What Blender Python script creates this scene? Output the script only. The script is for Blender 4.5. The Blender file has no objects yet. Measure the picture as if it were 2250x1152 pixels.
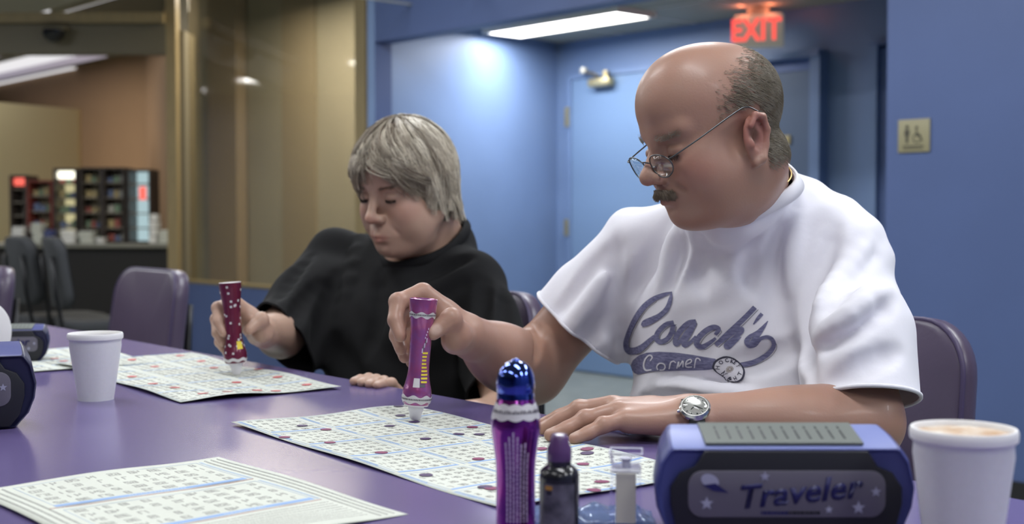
import bpy, bmesh, math, random
import numpy as np
from mathutils import Vector, Matrix, noise

# ---------------------------------------------------------------- camera, world, exposure
SC = bpy.context.scene
COL = SC.collection
CAM_Z = 1.04
TABLE_Z = 0.77
FPX, CX, CY = 2800.0, 1125.0, 576.0
PITCH = math.atan(100.0 / FPX)
cd = bpy.data.cameras.new('camera')
cam = bpy.data.objects.new('camera', cd)
COL.objects.link(cam)
cam.location = (0, 0, CAM_Z)
cam.rotation_euler = (math.pi / 2 - PITCH, 0, 0)
cd.sensor_width = 36.0
cd.lens = FPX / 2250.0 * 36.0
cd.clip_start = 0.05
cd.dof.use_dof = True
cd.dof.focus_distance = 1.55
cd.dof.aperture_fstop = 5.2
SC.camera = cam
SC.view_settings.view_transform = 'Standard'
SC.view_settings.look = 'None'
SC.view_settings.gamma = 1.0
SC.view_settings.exposure = 0.0
SC.view_settings.use_curve_mapping = False
w = bpy.data.worlds.new('world')
SC.world = w
w.use_nodes = True
w.node_tree.nodes['Background'].inputs[0].default_value = (0.62, 0.66, 0.8, 1)
w.node_tree.nodes['Background'].inputs[1].default_value = 0.06

_f = Vector((0, math.cos(PITCH), -math.sin(PITCH)))
_u = Vector((0, math.sin(PITCH), math.cos(PITCH)))
def at(px, py, Y):
    """point of the place seen in direction (px, py), at distance Y in front of the camera"""
    d = _f + Vector((1, 0, 0)) * ((px - CX) / FPX) + _u * ((CY - py) / FPX)
    return Vector((0, 0, CAM_Z)) + d * (Y / d.y)
def on_z(px, py, z):
    d = _f + Vector((1, 0, 0)) * ((px - CX) / FPX) + _u * ((CY - py) / FPX)
    return Vector((0, 0, CAM_Z)) + d * ((z - CAM_Z) / d.z)

# ---------------------------------------------------------------- materials
def mat(name, col, rough=0.6, metal=0.0, emit=None, estr=0.0, coat=0.0, trans=0.0, ior=1.45, alpha=1.0,
        noise_amt=0.0, noise_scale=20.0, col2=None, bump=0.0, bump_scale=60.0, sss=0.0, spec=0.5, sheen=0.0, stretch=None):
    m = bpy.data.materials.new(name)
    m.use_nodes = True
    nt = m.node_tree
    b = nt.nodes['Principled BSDF']
    b.inputs['Base Color'].default_value = (*col, 1)
    b.inputs['Roughness'].default_value = rough
    b.inputs['Metallic'].default_value = metal
    b.inputs['IOR'].default_value = ior
    b.inputs['Alpha'].default_value = alpha
    b.inputs['Coat Weight'].default_value = coat
    b.inputs['Coat Roughness'].default_value = 0.08
    b.inputs['Transmission Weight'].default_value = trans
    b.inputs['Specular IOR Level'].default_value = spec
    b.inputs['Sheen Weight'].default_value = sheen
    if sss:
        b.inputs['Subsurface Weight'].default_value = sss
        b.inputs['Subsurface Radius'].default_value = (0.012, 0.004, 0.002)
        b.inputs['Subsurface Scale'].default_value = 1.0
    if emit:
        b.inputs['Emission Color'].default_value = (*emit, 1)
        b.inputs['Emission Strength'].default_value = estr
    tc = None
    def texn(scale, detail=4.0):
        nonlocal tc
        if tc is None:
            tc = nt.nodes.new('ShaderNodeTexCoord')
            if stretch:
                mp = nt.nodes.new('ShaderNodeMapping')
                mp.inputs['Scale'].default_value = stretch
                nt.links.new(tc.outputs['Object'], mp.inputs['Vector'])
                tc = mp
        n = nt.nodes.new('ShaderNodeTexNoise')
        n.inputs['Scale'].default_value = scale
        n.inputs['Detail'].default_value = detail
        nt.links.new(tc.outputs[0] if stretch else tc.outputs['Object'], n.inputs['Vector'])
        return n
    if noise_amt or col2:
        n = texn(noise_scale)
        mx = nt.nodes.new('ShaderNodeMix'); mx.data_type = 'RGBA'
        c2 = col2 if col2 else tuple(max(0, c * (1 - noise_amt)) for c in col)
        mx.inputs[6].default_value = (*col, 1)
        mx.inputs[7].default_value = (*c2, 1)
        rp = nt.nodes.new('ShaderNodeMapRange')
        rp.inputs['From Min'].default_value = 0.35; rp.inputs['From Max'].default_value = 0.65
        nt.links.new(n.outputs[0], rp.inputs['Value'])
        nt.links.new(rp.outputs[0], mx.inputs[0])
        nt.links.new(mx.outputs[2], b.inputs['Base Color'])
    if bump:
        n = texn(bump_scale)
        bp = nt.nodes.new('ShaderNodeBump')
        bp.inputs['Strength'].default_value = bump
        bp.inputs['Distance'].default_value = 0.004
        nt.links.new(n.outputs[0], bp.inputs['Height'])
        nt.links.new(bp.outputs[0], b.inputs['Normal'])
    return m

def emat(name, col, s):
    m = bpy.data.materials.new(name); m.use_nodes = True
    nt = m.node_tree; nt.nodes.clear()
    e = nt.nodes.new('ShaderNodeEmission'); o = nt.nodes.new('ShaderNodeOutputMaterial')
    e.inputs[0].default_value = (*col, 1); e.inputs[1].default_value = s
    nt.links.new(e.outputs[0], o.inputs[0])
    return m

# ---------------------------------------------------------------- mesh helpers
def link(name, me, mats=(), parent=None, smooth=False, loc=None):
    o = bpy.data.objects.new(name, me)
    COL.objects.link(o)
    for m in (mats if isinstance(mats, (list, tuple)) else [mats]):
        me.materials.append(m)
    if smooth:
        me.polygons.foreach_set('use_smooth', [True] * len(me.polygons))
    if parent is not None:
        o.parent = parent
    if loc is not None:
        o.location = loc
    return o
def from_bm(name, bm, mats, parent=None, smooth=False, loc=None, auto=False):
    me = bpy.data.meshes.new(name)
    bmesh.ops.recalc_face_normals(bm, faces=bm.faces)
    if auto:
        for e in bm.edges:
            if len(e.link_faces) == 2 and e.calc_face_angle(0) > 0.6:
                e.smooth = False
        smooth = True
    bm.to_mesh(me); bm.free()
    return link(name, me, mats, parent, smooth, loc)
def root(name, loc, label, cat, group=None, rz=0.0):
    o = bpy.data.objects.new(name, None)
    o.empty_display_size = 0.05
    COL.objects.link(o)
    o.location = loc; o.rotation_euler = (0, 0, rz)
    tag(o, label, cat, group)
    return o
def tag(o, label=None, cat=None, group=None, kind=None):
    if label: o['label'] = label
    if cat: o['category'] = cat
    if group: o['group'] = group
    if kind: o['kind'] = kind
    return o
def struct(o):
    o['kind'] = 'structure'
    return o
def copy_tree(o, parent=None):
    c = o.copy(); COL.objects.link(c)
    if parent is not None: c.parent = parent
    for ch in list(o.children):
        copy_tree(ch, c)
    return c
def bm_box(bm, cx, cy, cz, sx, sy, sz, rot=None, bevel=0.0, mi=0, seg=2):
    r = bmesh.ops.create_cube(bm, size=1.0)
    vs = r['verts']
    M = Matrix.Translation((cx, cy, cz))
    if rot is not None: M = M @ rot
    M = M @ Matrix.Diagonal((sx, sy, sz, 1))
    bmesh.ops.transform(bm, matrix=M, verts=vs)
    fs = list({f for v in vs for f in v.link_faces})
    if bevel:
        es = list({e for v in vs for e in v.link_edges})
        rr = bmesh.ops.bevel(bm, geom=es, offset=bevel, segments=seg, affect='EDGES', profile=0.5)
        fs = list({f for f in rr['faces']} | {f for f in fs if f.is_valid})
    for f in fs:
        if f.is_valid: f.material_index = mi
    return vs
def box(name, c, s, m, parent=None, rz=0.0, bevel=0.0, rot=None, seg=2):
    bm = bmesh.new()
    bm_box(bm, 0, 0, 0, *s, bevel=bevel, seg=seg)
    o = from_bm(name, bm, m, parent, auto=bool(bevel))
    o.location = c
    o.rotation_euler = rot if rot is not None else (0, 0, rz)
    return o
def bm_prism(bm, pts, z0, z1, M=None, mi=0):
    """polygon pts (x, y) extruded in z; M maps to place"""
    lo = [bm.verts.new((p[0], p[1], z0)) for p in pts]
    hi = [bm.verts.new((p[0], p[1], z1)) for p in pts]
    fs = [bm.faces.new(lo[::-1]), bm.faces.new(hi)]
    n = len(pts)
    for i in range(n):
        fs.append(bm.faces.new((lo[i], lo[(i + 1) % n], hi[(i + 1) % n], hi[i])))
    for f in fs: f.material_index = mi
    if M is not None:
        bmesh.ops.transform(bm, matrix=M, verts=lo + hi)
    return lo + hi
def bm_lathe(bm, prof, seg=48, M=None, mi=None, cap=True):
    rings = []
    allv = []
    for r, z in prof:
        if r < 1e-6:
            v = bm.verts.new((0, 0, z)); rings.append([v]); allv.append(v)
        else:
            rg = [bm.verts.new((r * math.cos(2 * math.pi * k / seg), r * math.sin(2 * math.pi * k / seg), z)) for k in range(seg)]
            rings.append(rg); allv += rg
    for i in range(len(rings) - 1):
        a, b = rings[i], rings[i + 1]
        m_ = mi[i] if isinstance(mi, (list, tuple)) else (mi or 0)
        for k in range(seg):
            k2 = (k + 1) % seg
            if len(a) == 1 and len(b) == 1: break
            if len(a) == 1: f = bm.faces.new((a[0], b[k], b[k2]))
            elif len(b) == 1: f = bm.faces.new((a[k], a[k2], b[0]))
            else: f = bm.faces.new((a[k], a[k2], b[k2], b[k]))
            f.material_index = m_
    if M is not None:
        bmesh.ops.transform(bm, matrix=M, verts=allv)
    return allv
def lathe(name, prof, m, parent=None, seg=48, loc=None, mi=None, sharp=0.7):
    bm = bmesh.new()
    bm_lathe(bm, prof, seg, mi=mi)
    bmesh.ops.recalc_face_normals(bm, faces=bm.faces)
    for e in bm.edges:
        if len(e.link_faces) == 2 and e.calc_face_angle(0) > sharp: e.smooth = False
    me = bpy.data.meshes.new(name); bm.to_mesh(me); bm.free()
    return link(name, me, m, parent, True, loc)
def bm_tube(bm, pts, rad, seg=10, closed=False, mi=0, flat=None, cap=True):
    """tube along pts; rad number or list; flat = (ref vector, ratio) squashes the section"""
    pts = [Vector(p) for p in pts]
    n = len(pts)
    rads = rad if isinstance(rad, (list, tuple)) else [rad] * n
    rings = []
    prev = None
    for i, p in enumerate(pts):
        if closed: t = pts[(i + 1) % n] - pts[i - 1]
        else: t = pts[min(i + 1, n - 1)] - pts[max(i - 1, 0)]
        if t.length < 1e-9: t = Vector((0, 0, 1))
        t.normalize()
        if flat is not None: ref = Vector(flat[0])
        elif prev is not None: ref = prev
        else: ref = Vector((0, 0, 1)) if abs(t.z) < 0.9 else Vector((1, 0, 0))
        x = (ref - t * ref.dot(t))
        if x.length < 1e-6: x = t.orthogonal()
        x.normalize(); y = t.cross(x); prev = x
        r = rads[i]
        fr = flat[1] if flat is not None else 1.0
        rings.append([bm.verts.new(p + x * (r * fr * math.cos(2 * math.pi * k / seg)) + y * (r * math.sin(2 * math.pi * k / seg))) for k in range(seg)])
    fs = []
    for i in range(n if closed else n - 1):
        a, b = rings[i], rings[(i + 1) % n]
        for k in range(seg):
            fs.append(bm.faces.new((a[k], a[(k + 1) % seg], b[(k + 1) % seg], b[k])))
    if not closed and cap:
        fs.append(bm.faces.new(rings[0][::-1])); fs.append(bm.faces.new(rings[-1]))
    for f in fs: f.material_index = mi; f.smooth = True
def tube(name, pts, rad, m, parent=None, seg=10, closed=False, flat=None):
    bm = bmesh.new(); bm_tube(bm, pts, rad, seg, closed, flat=flat)
    return from_bm(name, bm, m, parent, True)
def spline(pts, n=8, closed=False):
    """Catmull-Rom through pts"""
    P = [np.array(p, float) for p in pts]
    out = []
    N = len(P)
    rng = range(N if closed else N - 1)
    for i in rng:
        if closed: p0, p1, p2, p3 = P[i - 1], P[i], P[(i + 1) % N], P[(i + 2) % N]
        else:
            p1, p2 = P[i], P[i + 1]
            p0 = P[i - 1] if i > 0 else 2 * p1 - p2
            p3 = P[i + 2] if i + 2 < N else 2 * p2 - p1
        for k in range(n):
            t = k / n
            out.append(0.5 * ((2 * p1) + (-p0 + p2) * t + (2 * p0 - 5 * p1 + 4 * p2 - p3) * t * t + (-p0 + 3 * p1 - 3 * p2 + p3) * t ** 3))
    if not closed: out.append(P[-1])
    return out
def text_mesh(body, size, shear=0.0, bold=0.0, align='CENTER', res=3, space=1.0):
    cu = bpy.data.curves.new('t', 'FONT')
    cu.body = body; cu.size = size; cu.shear = shear; cu.offset = bold
    cu.align_x = align; cu.align_y = 'CENTER'; cu.resolution_u = res; cu.space_character = space
    o = bpy.data.objects.new('t', cu); COL.objects.link(o)
    dg = bpy.context.evaluated_depsgraph_get()
    me = bpy.data.meshes.new_from_object(o.evaluated_get(dg))
    bpy.data.objects.remove(o); bpy.data.curves.remove(cu)
    return me
def bm_text(bm, body, size, M, mi=0, depth=0.0, **kw):
    me = text_mesh(body, size, **kw)
    n0 = len(bm.verts); f0 = len(bm.faces)
    bm.from_mesh(me); bpy.data.meshes.remove(me)
    bm.verts.ensure_lookup_table(); bm.faces.ensure_lookup_table()
    vs = bm.verts[n0:]; fs = bm.faces[f0:]
    if depth:
        r = bmesh.ops.extrude_face_region(bm, geom=fs)
        ev = [g for g in r['geom'] if isinstance(g, bmesh.types.BMVert)]
        bmesh.ops.translate(bm, verts=ev, vec=(0, 0, depth))
        bm.verts.ensure_lookup_table(); bm.faces.ensure_lookup_table()
        vs = bm.verts[n0:]; fs = bm.faces[f0:]
    for f in fs: f.material_index = mi
    bmesh.ops.transform(bm, matrix=M, verts=vs)
def axes(x, y, z, o):
    M = Matrix.Identity(4)
    for i, v in enumerate((x, y, z)):
        for j in range(3): M[j][i] = v[j]
    for j in range(3): M[j][3] = o[j]
    return M
# ================================================================ THE ROOM
WD = Vector((-(1400 + CX) / FPX, 1, 0)).normalized()      # the run of the long walls (recedes to the left)
WR = -WD                                                  # along the walls, to the right
WN = Vector((-WD.y, WD.x, 0))                             # may point either way, fixed below
if WN.y < 0: WN = -WN                                     # away from the camera
def plan(px, coef):
    d = FPX / (coef * (px + 1400.0)); return Vector(((px - CX) * d / FPX, d, 0))
FRONT, BACK = 0.1712, 0.1225
CEIL_A = 2.216; CEIL = 2.78; HEAD_B = 2.04
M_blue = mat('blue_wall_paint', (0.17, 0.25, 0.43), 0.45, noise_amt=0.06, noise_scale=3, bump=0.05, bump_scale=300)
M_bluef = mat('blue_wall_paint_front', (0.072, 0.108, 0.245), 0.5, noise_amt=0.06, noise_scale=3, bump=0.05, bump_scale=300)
M_bluedoor = mat('blue_door_paint', (0.17, 0.26, 0.42), 0.35)
M_ceil = mat('acoustic_tile', (0.42, 0.42, 0.36), 0.9, noise_amt=0.25, noise_scale=120)
M_grid = mat('ceiling_grid', (0.55, 0.55, 0.5), 0.5)
M_floor = mat('floor_tile_grey_green', (0.27, 0.29, 0.255), 0.35, noise_amt=0.25, noise_scale=9)
M_dark = mat('black_rubber_base', (0.012, 0.012, 0.014), 0.5)
M_lamp = emat('fluorescent_diffuser', (1.0, 0.97, 0.93), 9.0)
M_brass = mat('brass', (0.55, 0.45, 0.24), 0.35, 0.8)
M_frame = mat('oak_tan_frame', (0.25, 0.19, 0.095), 0.45, noise_amt=0.15, noise_scale=6, stretch=(8, 8, 1))
M_frame2 = mat('bronze_frame', (0.115, 0.098, 0.062), 0.45)
M_tan = mat('tan_wall', (0.42, 0.385, 0.29), 0.8, noise_amt=0.06, noise_scale=2)
M_brown = mat('brown_post', (0.36, 0.285, 0.19), 0.8)
M_orange = mat('orange_wall', (0.29, 0.185, 0.105), 0.8, noise_amt=0.05, noise_scale=1.5)
M_beige = mat('beige_board', (0.80, 0.75, 0.48), 0.7)
M_white = mat('white_paint', (0.8, 0.8, 0.78), 0.6)

def wall(name, a, b, z0, z1, m, th=0.08, away=1):
    """vertical slab from plan point a to b, thickness away from the camera"""
    a = Vector((a[0], a[1], 0)); b = Vector((b[0], b[1], 0))
    d = (b - a).normalized(); n = Vector((-d.y, d.x, 0))
    if (n.dot((a + b) / 2)) * away < 0: n = -n
    bm = bmesh.new()
    pts = [a, b, b + n * th, a + n * th]
    bm_prism(bm, [(p.x, p.y) for p in pts], z0, z1)
    return from_bm(name, bm, m)

# floor
bm = bmesh.new(); bm_box(bm, -1.5, 8.5, -0.05, 22, 29, 0.1)
struct(from_bm('floor', bm, M_floor))
# main hall ceiling (in front of the window wall) and its lamps
f825, f1945 = plan(825, FRONT), plan(1945, FRONT)
fr_r = f825 + WR * 6.6
fl = f825 + WD * 2.2
bm = bmesh.new()
pl = [fl + WD * 8, fr_r + WR * 2, fr_r + WR * 2 - WN * 11, fl + WD * 8 - WN * 11]
bm_prism(bm, [(p.x, p.y) for p in pl], CEIL, CEIL + 0.1)
struct(from_bm('ceiling', bm, M_ceil))
# header over the alcove, wall to the right of it
bm = bmesh.new()
q = [f825 - WR * 0.02, f1945 + WR * 0.0, f1945 + WN * 0.12, f825 + WN * 0.12 - WR * 0.02]
bm_prism(bm, [(p.x, p.y) for p in q], HEAD_B, CEIL)
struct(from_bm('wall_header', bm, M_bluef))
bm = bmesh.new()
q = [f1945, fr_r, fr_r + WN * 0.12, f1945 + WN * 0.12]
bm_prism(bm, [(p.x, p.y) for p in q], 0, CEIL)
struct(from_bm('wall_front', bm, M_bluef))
bm = bmesh.new()
q = [f1945 - WN * 0.012, fr_r - WN * 0.012, fr_r, f1945]
bm_prism(bm, [(p.x, p.y) for p in q], 0, 0.1)
struct(from_bm('baseboard_front', bm, M_dark))
# alcove walls
b1225 = plan(1225, BACK)
b_end = b1225 + WR * 4.2
struct(wall('wall_side', f825, b1225, 0, CEIL_A + 0.1, M_blue, 0.06))
struct(wall('wall_back', b1225, b_end, 0, CEIL_A + 0.1, M_blue))
struct(wall('wall_return', f1945 + WN * 0.12 + WR * 0.3, b_end, 0, CEIL_A + 0.1, M_blue, 0.06, 1))
def base_strip(name, a, b, off):
    n = Vector((-(b - a).normalized().y, (b - a).normalized().x, 0))
    if n.dot(a) > 0: n = -n
    bm = bmesh.new()
    q = [a + n * off, b + n * off, b, a]
    bm_prism(bm, [(p.x, p.y) for p in q], 0, 0.09)
    return struct(from_bm(name, bm, M_dark))
base_strip('baseboard_back', b1225, b_end, 0.012)
base_strip('baseboard_side', f825, b1225, 0.012)
bm = bmesh.new()
q = [f825 + WN * 0.05, f1945 + WN * 0.05 + WR * 1.0, b_end + WN * 0.1, b1225 + WN * 0.1, ]
bm_prism(bm, [(p.x, p.y) for p in q], CEIL_A, CEIL_A + 0.05)
for k in range(1, 7):                                     # tee bars of the tile grid
    a = b1225 + WR * (k * 0.61) - WN * 0.02; b = a - WN * 2.4
    bm_box(bm, (a.x + b.x) / 2, (a.y + b.y) / 2, CEIL_A - 0.002, 2.4, 0.02, 0.006, rot=Matrix.Rotation(math.atan2(WN.y, WN.x), 4, 'Z'), mi=1)
for k in range(1, 3):
    a = b1225 - WN * (k * 0.61); c = a + WR * 2.0
    bm_box(bm, c.x, c.y, CEIL_A - 0.002, 4.2, 0.02, 0.006, rot=Matrix.Rotation(math.atan2(WR.y, WR.x), 4, 'Z'), mi=1)
struct(from_bm('ceiling_alcove', bm, [M_ceil, M_grid]))

# lamps ------------------------------------------------------------
def troffer(c, L, Wd, rz, label, power, group=None, col=(1.0, 0.97, 0.93), drop=0.05, name='ceiling_light'):
    t = root(name, c, label, 'ceiling light', group, rz)
    bm = bmesh.new()
    for sx, sy, w_, h_ in ((0, Wd / 2, L + 0.04, 0.02), (0, -Wd / 2, L + 0.04, 0.02), (L / 2, 0, 0.02, Wd), (-L / 2, 0, 0.02, Wd)):
        bm_box(bm, sx, sy, -drop / 2, w_, h_, drop)
    from_bm('frame', bm, M_white, t)
    box('diffuser', (0, 0, -drop * 0.55), (L - 0.02, Wd - 0.02, drop * 0.8), M_lamp, t, bevel=0.01)
    ld = bpy.data.lights.new('tube_light', 'AREA'); ld.shape = 'RECTANGLE'; ld.size = L; ld.size_y = Wd
    ld.energy = power; ld.color = col
    lo = bpy.data.objects.new('tube_light', ld); COL.objects.link(lo); lo.parent = t; lo.location = (0, 0, -drop - 0.01)
    return t
rzw = math.atan2(WR.y, WR.x)
c_al = (on_z(1082, 60, CEIL_A) + on_z(1415, 28, CEIL_A)) / 2
troffer(Vector((c_al.x, c_al.y, CEIL_A)), 1.12, 0.3, rzw, 'long bright fluorescent ceiling light in the blue alcove', 26, col=(0.93, 0.96, 1.0), drop=0.035)
# the hall's own ceiling lamps, a regular grid
kk = 0
for i in range(-4, 3):
    for j in range(0, 4):
        p = Vector((0.0, 1.35, 0)) + WR * ((i) * 2.3 + 0.55) - WN * (j * 2.1 - 2.0)
        if (p - f825).dot(WN) > -0.5 or (j == 0 and i < -2) or (j == 3 and i > -2): continue
        troffer(Vector((p.x, p.y, CEIL)), 1.2, 0.3, rzw, 'recessed fluorescent ceiling light of the hall overhead', (34, 17 if i > -3 else 30, 6, 5)[j], 'hall ceiling lights', (0.9, 0.95, 1.0))
        kk += 1

for k, wr_ in enumerate((-11.4, -13.8, -15.6)):          # the same row goes on, seen mirrored in the pane
    p = WR * wr_ + WN * 0.5
    troffer(Vector((p.x, p.y, CEIL)), 0.5, 0.3, rzw, 'small recessed ceiling light at the far left end of the hall', 10, 'far left hall ceiling lights', (0.95, 0.95, 0.95))

# enclosing walls of the hall behind the camera
hl = fl + WD * 7.9; hr = fr_r + WR * 1.9
struct(wall('wall_rear', hl - WN * 10.9, hr - WN * 10.9, 0, CEIL, M_bluef, 0.06, 1))
struct(wall('wall_left', Vector((-11.2, -6, 0)), Vector((-11.2, 24, 0)), 0, 3.3, M_bluef, 0.06, 1))
struct(wall('wall_right', hr, hr - WN * 10.9, 0, CEIL, M_bluef, 0.06, 1))

# window wall (left): sill wall, glass panel, frames --------------------
w_l = plan(412, FRONT); w_r = plan(812, FRONT)
SILL = 0.573
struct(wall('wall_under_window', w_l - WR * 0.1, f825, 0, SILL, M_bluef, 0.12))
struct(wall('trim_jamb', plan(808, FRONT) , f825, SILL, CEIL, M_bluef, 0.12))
win = root('window_1', (0, 0, 0), 'large fixed window pane', 'window'); del win['label']; del win['category']; win['kind'] = 'structure'
def strip(name, pxa, pxb, z0, z1, m, off, th, parent=None):
    a, b = plan(pxa, FRONT) + WN * off, plan(pxb, FRONT) + WN * off
    bm = bmesh.new()
    q = [a, b, b + WN * th, a + WN * th]
    bm_prism(bm, [(p.x, p.y) for p in q], z0, z1)
    return from_bm(name, bm, m, parent)
strip('window_frame', 784, 797, SILL, CEIL, M_frame, -0.01, 0.06, win)
strip('window_frame', 799, 809, SILL, CEIL, M_frame, -0.02, 0.06, win)
strip('window_sill', 412, 784, SILL, SILL + 0.02, M_frame, -0.01, 0.06, win)
M_glass = bpy.data.materials.new('tinted_pane'); M_glass.use_nodes = True
nt = M_glass.node_tree; nt.nodes.clear()
tr = nt.nodes.new('ShaderNodeBsdfTransparent'); gl = nt.nodes.new('ShaderNodeBsdfGlossy'); mx = nt.nodes.new('ShaderNodeMixShader'); oo = nt.nodes.new('ShaderNodeOutputMaterial')
tr.inputs[0].default_value = (0.82, 0.8, 0.74, 1); gl.inputs['Roughness'].default_value = 0.04
mx.inputs[0].default_value = 0.09; nt.links.new(tr.outputs[0], mx.inputs[1]); nt.links.new(gl.outputs[0], mx.inputs[2]); nt.links.new(mx.outputs[0], oo.inputs[0])
strip('pane', 412, 784, SILL + 0.02, CEIL, M_glass, 0.02, 0.008, win)
# corridor seen through the pane
cw_l = plan(396, 0.1317); sd = (plan(1225, BACK) - f825).normalized(); cw_r = f825 + sd * 1.3 - WR * 0.07 
struct(wall('wall_corridor', cw_l, cw_r, 0, 3.4, M_tan, 0.06))
def corr(name, pxa, pxb, m, off):
    a, b = plan(pxa, 0.1317), plan(pxb, 0.1317)
    bm = bmesh.new(); q = [a + WN * off, b + WN * off, b + WN * (off + 0.1), a + WN * (off + 0.1)]
    bm_prism(bm, [(p.x, p.y) for p in q], 0, 3.3)
    return struct(from_bm(name, bm, m))
corr('trim_1', 486, 548, M_brown, -0.12)
corr('trim_2', 628, 700, mat('grey_brown_panel', (0.36, 0.3, 0.2), 0.8), -0.03)
struct(wall('ceiling_corridor', cw_l - WN * 1.2, cw_r - WN * 1.15, CEIL, CEIL + 0.6, M_tan, 0.04))

# opening to the arcade room (left) -------------------------------------
YF = 9.0
p_l = at(-60, 300, YF); p_post0 = at(366, 300, YF); p_post1 = at(388, 300, YF)
zt0 = at(0, 118, YF).z; zt1 = at(0, 52, YF).z
bm = bmesh.new(); bm_box(bm, (p_post0.x + p_post1.x) / 2, YF + 0.05, 1.7, p_post1.x - p_post0.x, 0.1, 3.4)
bm_box(bm, at(400, 0, YF + 0.2).x, YF + 0.25, (at(0, 62, YF).z) / 2, 0.075, 0.3, at(0, 62, YF).z, mi=1)
struct(from_bm('trim_post', bm, [M_frame, M_frame2]))
bm = bmesh.new()
bm_box(bm, (p_l.x - 1 + p_post0.x) / 2, YF + 0.06, (zt0 + zt1) / 2, p_post0.x - p_l.x + 1, 0.12, zt1 - zt0)
struct(from_bm('trim_transom', bm, M_frame2))
bm = bmesh.new()
bm_box(bm, (p_l.x - 1 + p_post0.x) / 2, YF + 0.02, zt1 + 0.035, p_post0.x - p_l.x + 1, 0.16, 0.07)
struct(from_bm('trim_transom_cap', bm, M_frame))
dc = at(118, 66, YF - 0.09)
dome = root('dome_camera', dc, 'dark dome security camera on the beam over the opening', 'camera')
lathe('dome', [(0, -0.085), (0.035, -0.08), (0.06, -0.06), (0.074, -0.03), (0.076, 0.0)], mat('smoked_dome', (0.01, 0.01, 0.012), 0.12), dome)
box('mount', (0, 0.02, 0.012), (0.18, 0.12, 0.03), M_frame2, dome, bevel=0.005)

ARC = 0.0975
a_r = plan(322, ARC); a_l = plan(-300, ARC)
struct(wall('wall_arcade', a_l, a_r, 0, 3.3, M_orange, 0.08))
a_r2 = a_r + Vector((0.35, -1, 0)).normalized() * 8
struct(wall('wall_arcade_right', a_r, plan(394, 0.1317), 0, 3.3, M_orange, 0.08))
bm = bmesh.new()
q = [a_l + WN * 0.2, a_r + WN * 0.2 + WR * 3, Vector((w_l.x + 0.5, YF + 0.2, 0)), Vector((-9, YF + 0.2, 0))]
bm_prism(bm, [(p.x, p.y) for p in q], 3.2, 3.3)
struct(from_bm('ceiling_arcade', bm, mat('arcade_ceiling', (0.2, 0.2, 0.16), 0.9)))
M_tube = emat('long_tube', (0.9, 0.88, 0.9), 0.95)
M_tube2 = mat('lilac_baffle_glow', (0.55, 0.5, 0.62), 0.5, emit=(0.6, 0.56, 0.7), estr=0.45)  # baffles are no lamps; glow added so they look like lit ceiling
for k, (y0, kind) in enumerate(((176, 0), (150, 1), (134, 0), (92, 1), (30, 0), (12, 1))):
    c = on_z(60, y0, 3.17)
    t = root('ceiling_strip', c, ['pale strip lamp', 'lilac baffle strip'][kind] + ' on the far room ceiling, ' + ['lowest in view', 'second from lowest', 'third from lowest', 'behind the dark beam', 'second from the top of the photo', 'at the top edge of the photo'][k], 'ceiling strip', None, rzw)
    box('housing', (0, 0, 0.01), (4.4, 0.46, 0.03), M_white, t)
    box('lens', (0, 0, -0.012), (4.35, 0.42, 0.02), M_tube if kind == 0 else M_tube2, t)
def area(name, loc, size, sy, power, col, rot=(0, 0, 0)):
    ld = bpy.data.lights.new(name, 'AREA'); ld.shape = 'RECTANGLE'; ld.size = size; ld.size_y = sy; ld.energy = power; ld.color = col
    o = bpy.data.objects.new(name, ld); COL.objects.link(o); o.location = loc; o.rotation_euler = rot
    return o
area('arcade_room_fill', (-7.2, 14.6, 3.1), 3, 3, 190, (1.0, 0.90, 0.78))  # fill light without a fixture, added to brighten the far room
area('arcade_room_fill', (-6.0, 10.4, 3.1), 2, 1.2, 260, (1.0, 0.90, 0.78))  # second added fill, set forward to light the partition's front
area('corridor_lamp', (plan(560, FRONT) + WN * 0.5 + Vector((0, 0, 2.72))), 2.6, 0.4, 92, (1.0, 0.93, 0.82), (0, 0, rzw))
bb0, bb1 = at(-30, 232, 14.34), at(172, 240, 15.42)
bm = bmesh.new()
bm_prism(bm, [(bb0.x, bb0.y), (bb1.x, bb1.y), (bb1.x, bb1.y + .08), (bb0.x, bb0.y + .08)], 0, at(172, 240, 15.42).z)
o = from_bm('partition_panel', bm, M_beige)
tag(o, 'large blank pale yellow partition in front of the orange wall', 'partition')

# doors of the alcove ---------------------------------------------------
def bplan(px): return plan(px, BACK)
def on_back(px, z, off=0.0):
    p = bplan(px) - WN * off; return Vector((p.x, p.y, z))
def back_box(name, px0, px1, z0, z1, off, th, m, parent=None, bevel=0.0):
    a, b = bplan(px0), bplan(px1)
    L = (b - a).length; c = (a + b) / 2 - WN * (off + th / 2)
    o = box(name, (c.x, c.y, (z0 + z1) / 2), (L, th, z1 - z0), m, parent, rz=rzw, bevel=bevel)
    return o
def zb(px, py): return CAM_Z + (476 - py) / (BACK * (px + 1400)) 
door1 = root('door_1', (0, 0, 0), 'x', 'x'); del door1['label']; del door1['category']; door1['kind'] = 'structure'
zt = zb(1270, 178)
back_box('door_leaf', 1266, 1490, 0.01, zt, 0.01, 0.03, M_bluedoor, door1)
M_bluetrim = mat('blue_trim', (0.1, 0.15, 0.33), 0.4)
for a_, b_, z0_, z1_ in ((1258, 1265, 0, zt + 0.03), (1491, 1500, 0, zt + 0.03), (1258, 1500, zt + 0.005, zt + 0.03)):
    back_box('door_frame', a_, b_, z0_, z1_, 0.0, 0.055, M_blue, door1)
back_box('hinge', 1256, 1263, zb(1260, 280), zb(1260, 238), 0.055, 0.012, M_brass, door1)
back_box('hinge', 1255, 1262, zb(1258, 518), zb(1258, 482), 0.055, 0.012, M_brass, door1)
clo = root('door_closer', on_back(1334, zb(1334, 185), 0.04), 'brass door closer with a bent arm on the left blue door', 'door closer', None, rzw)
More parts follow.
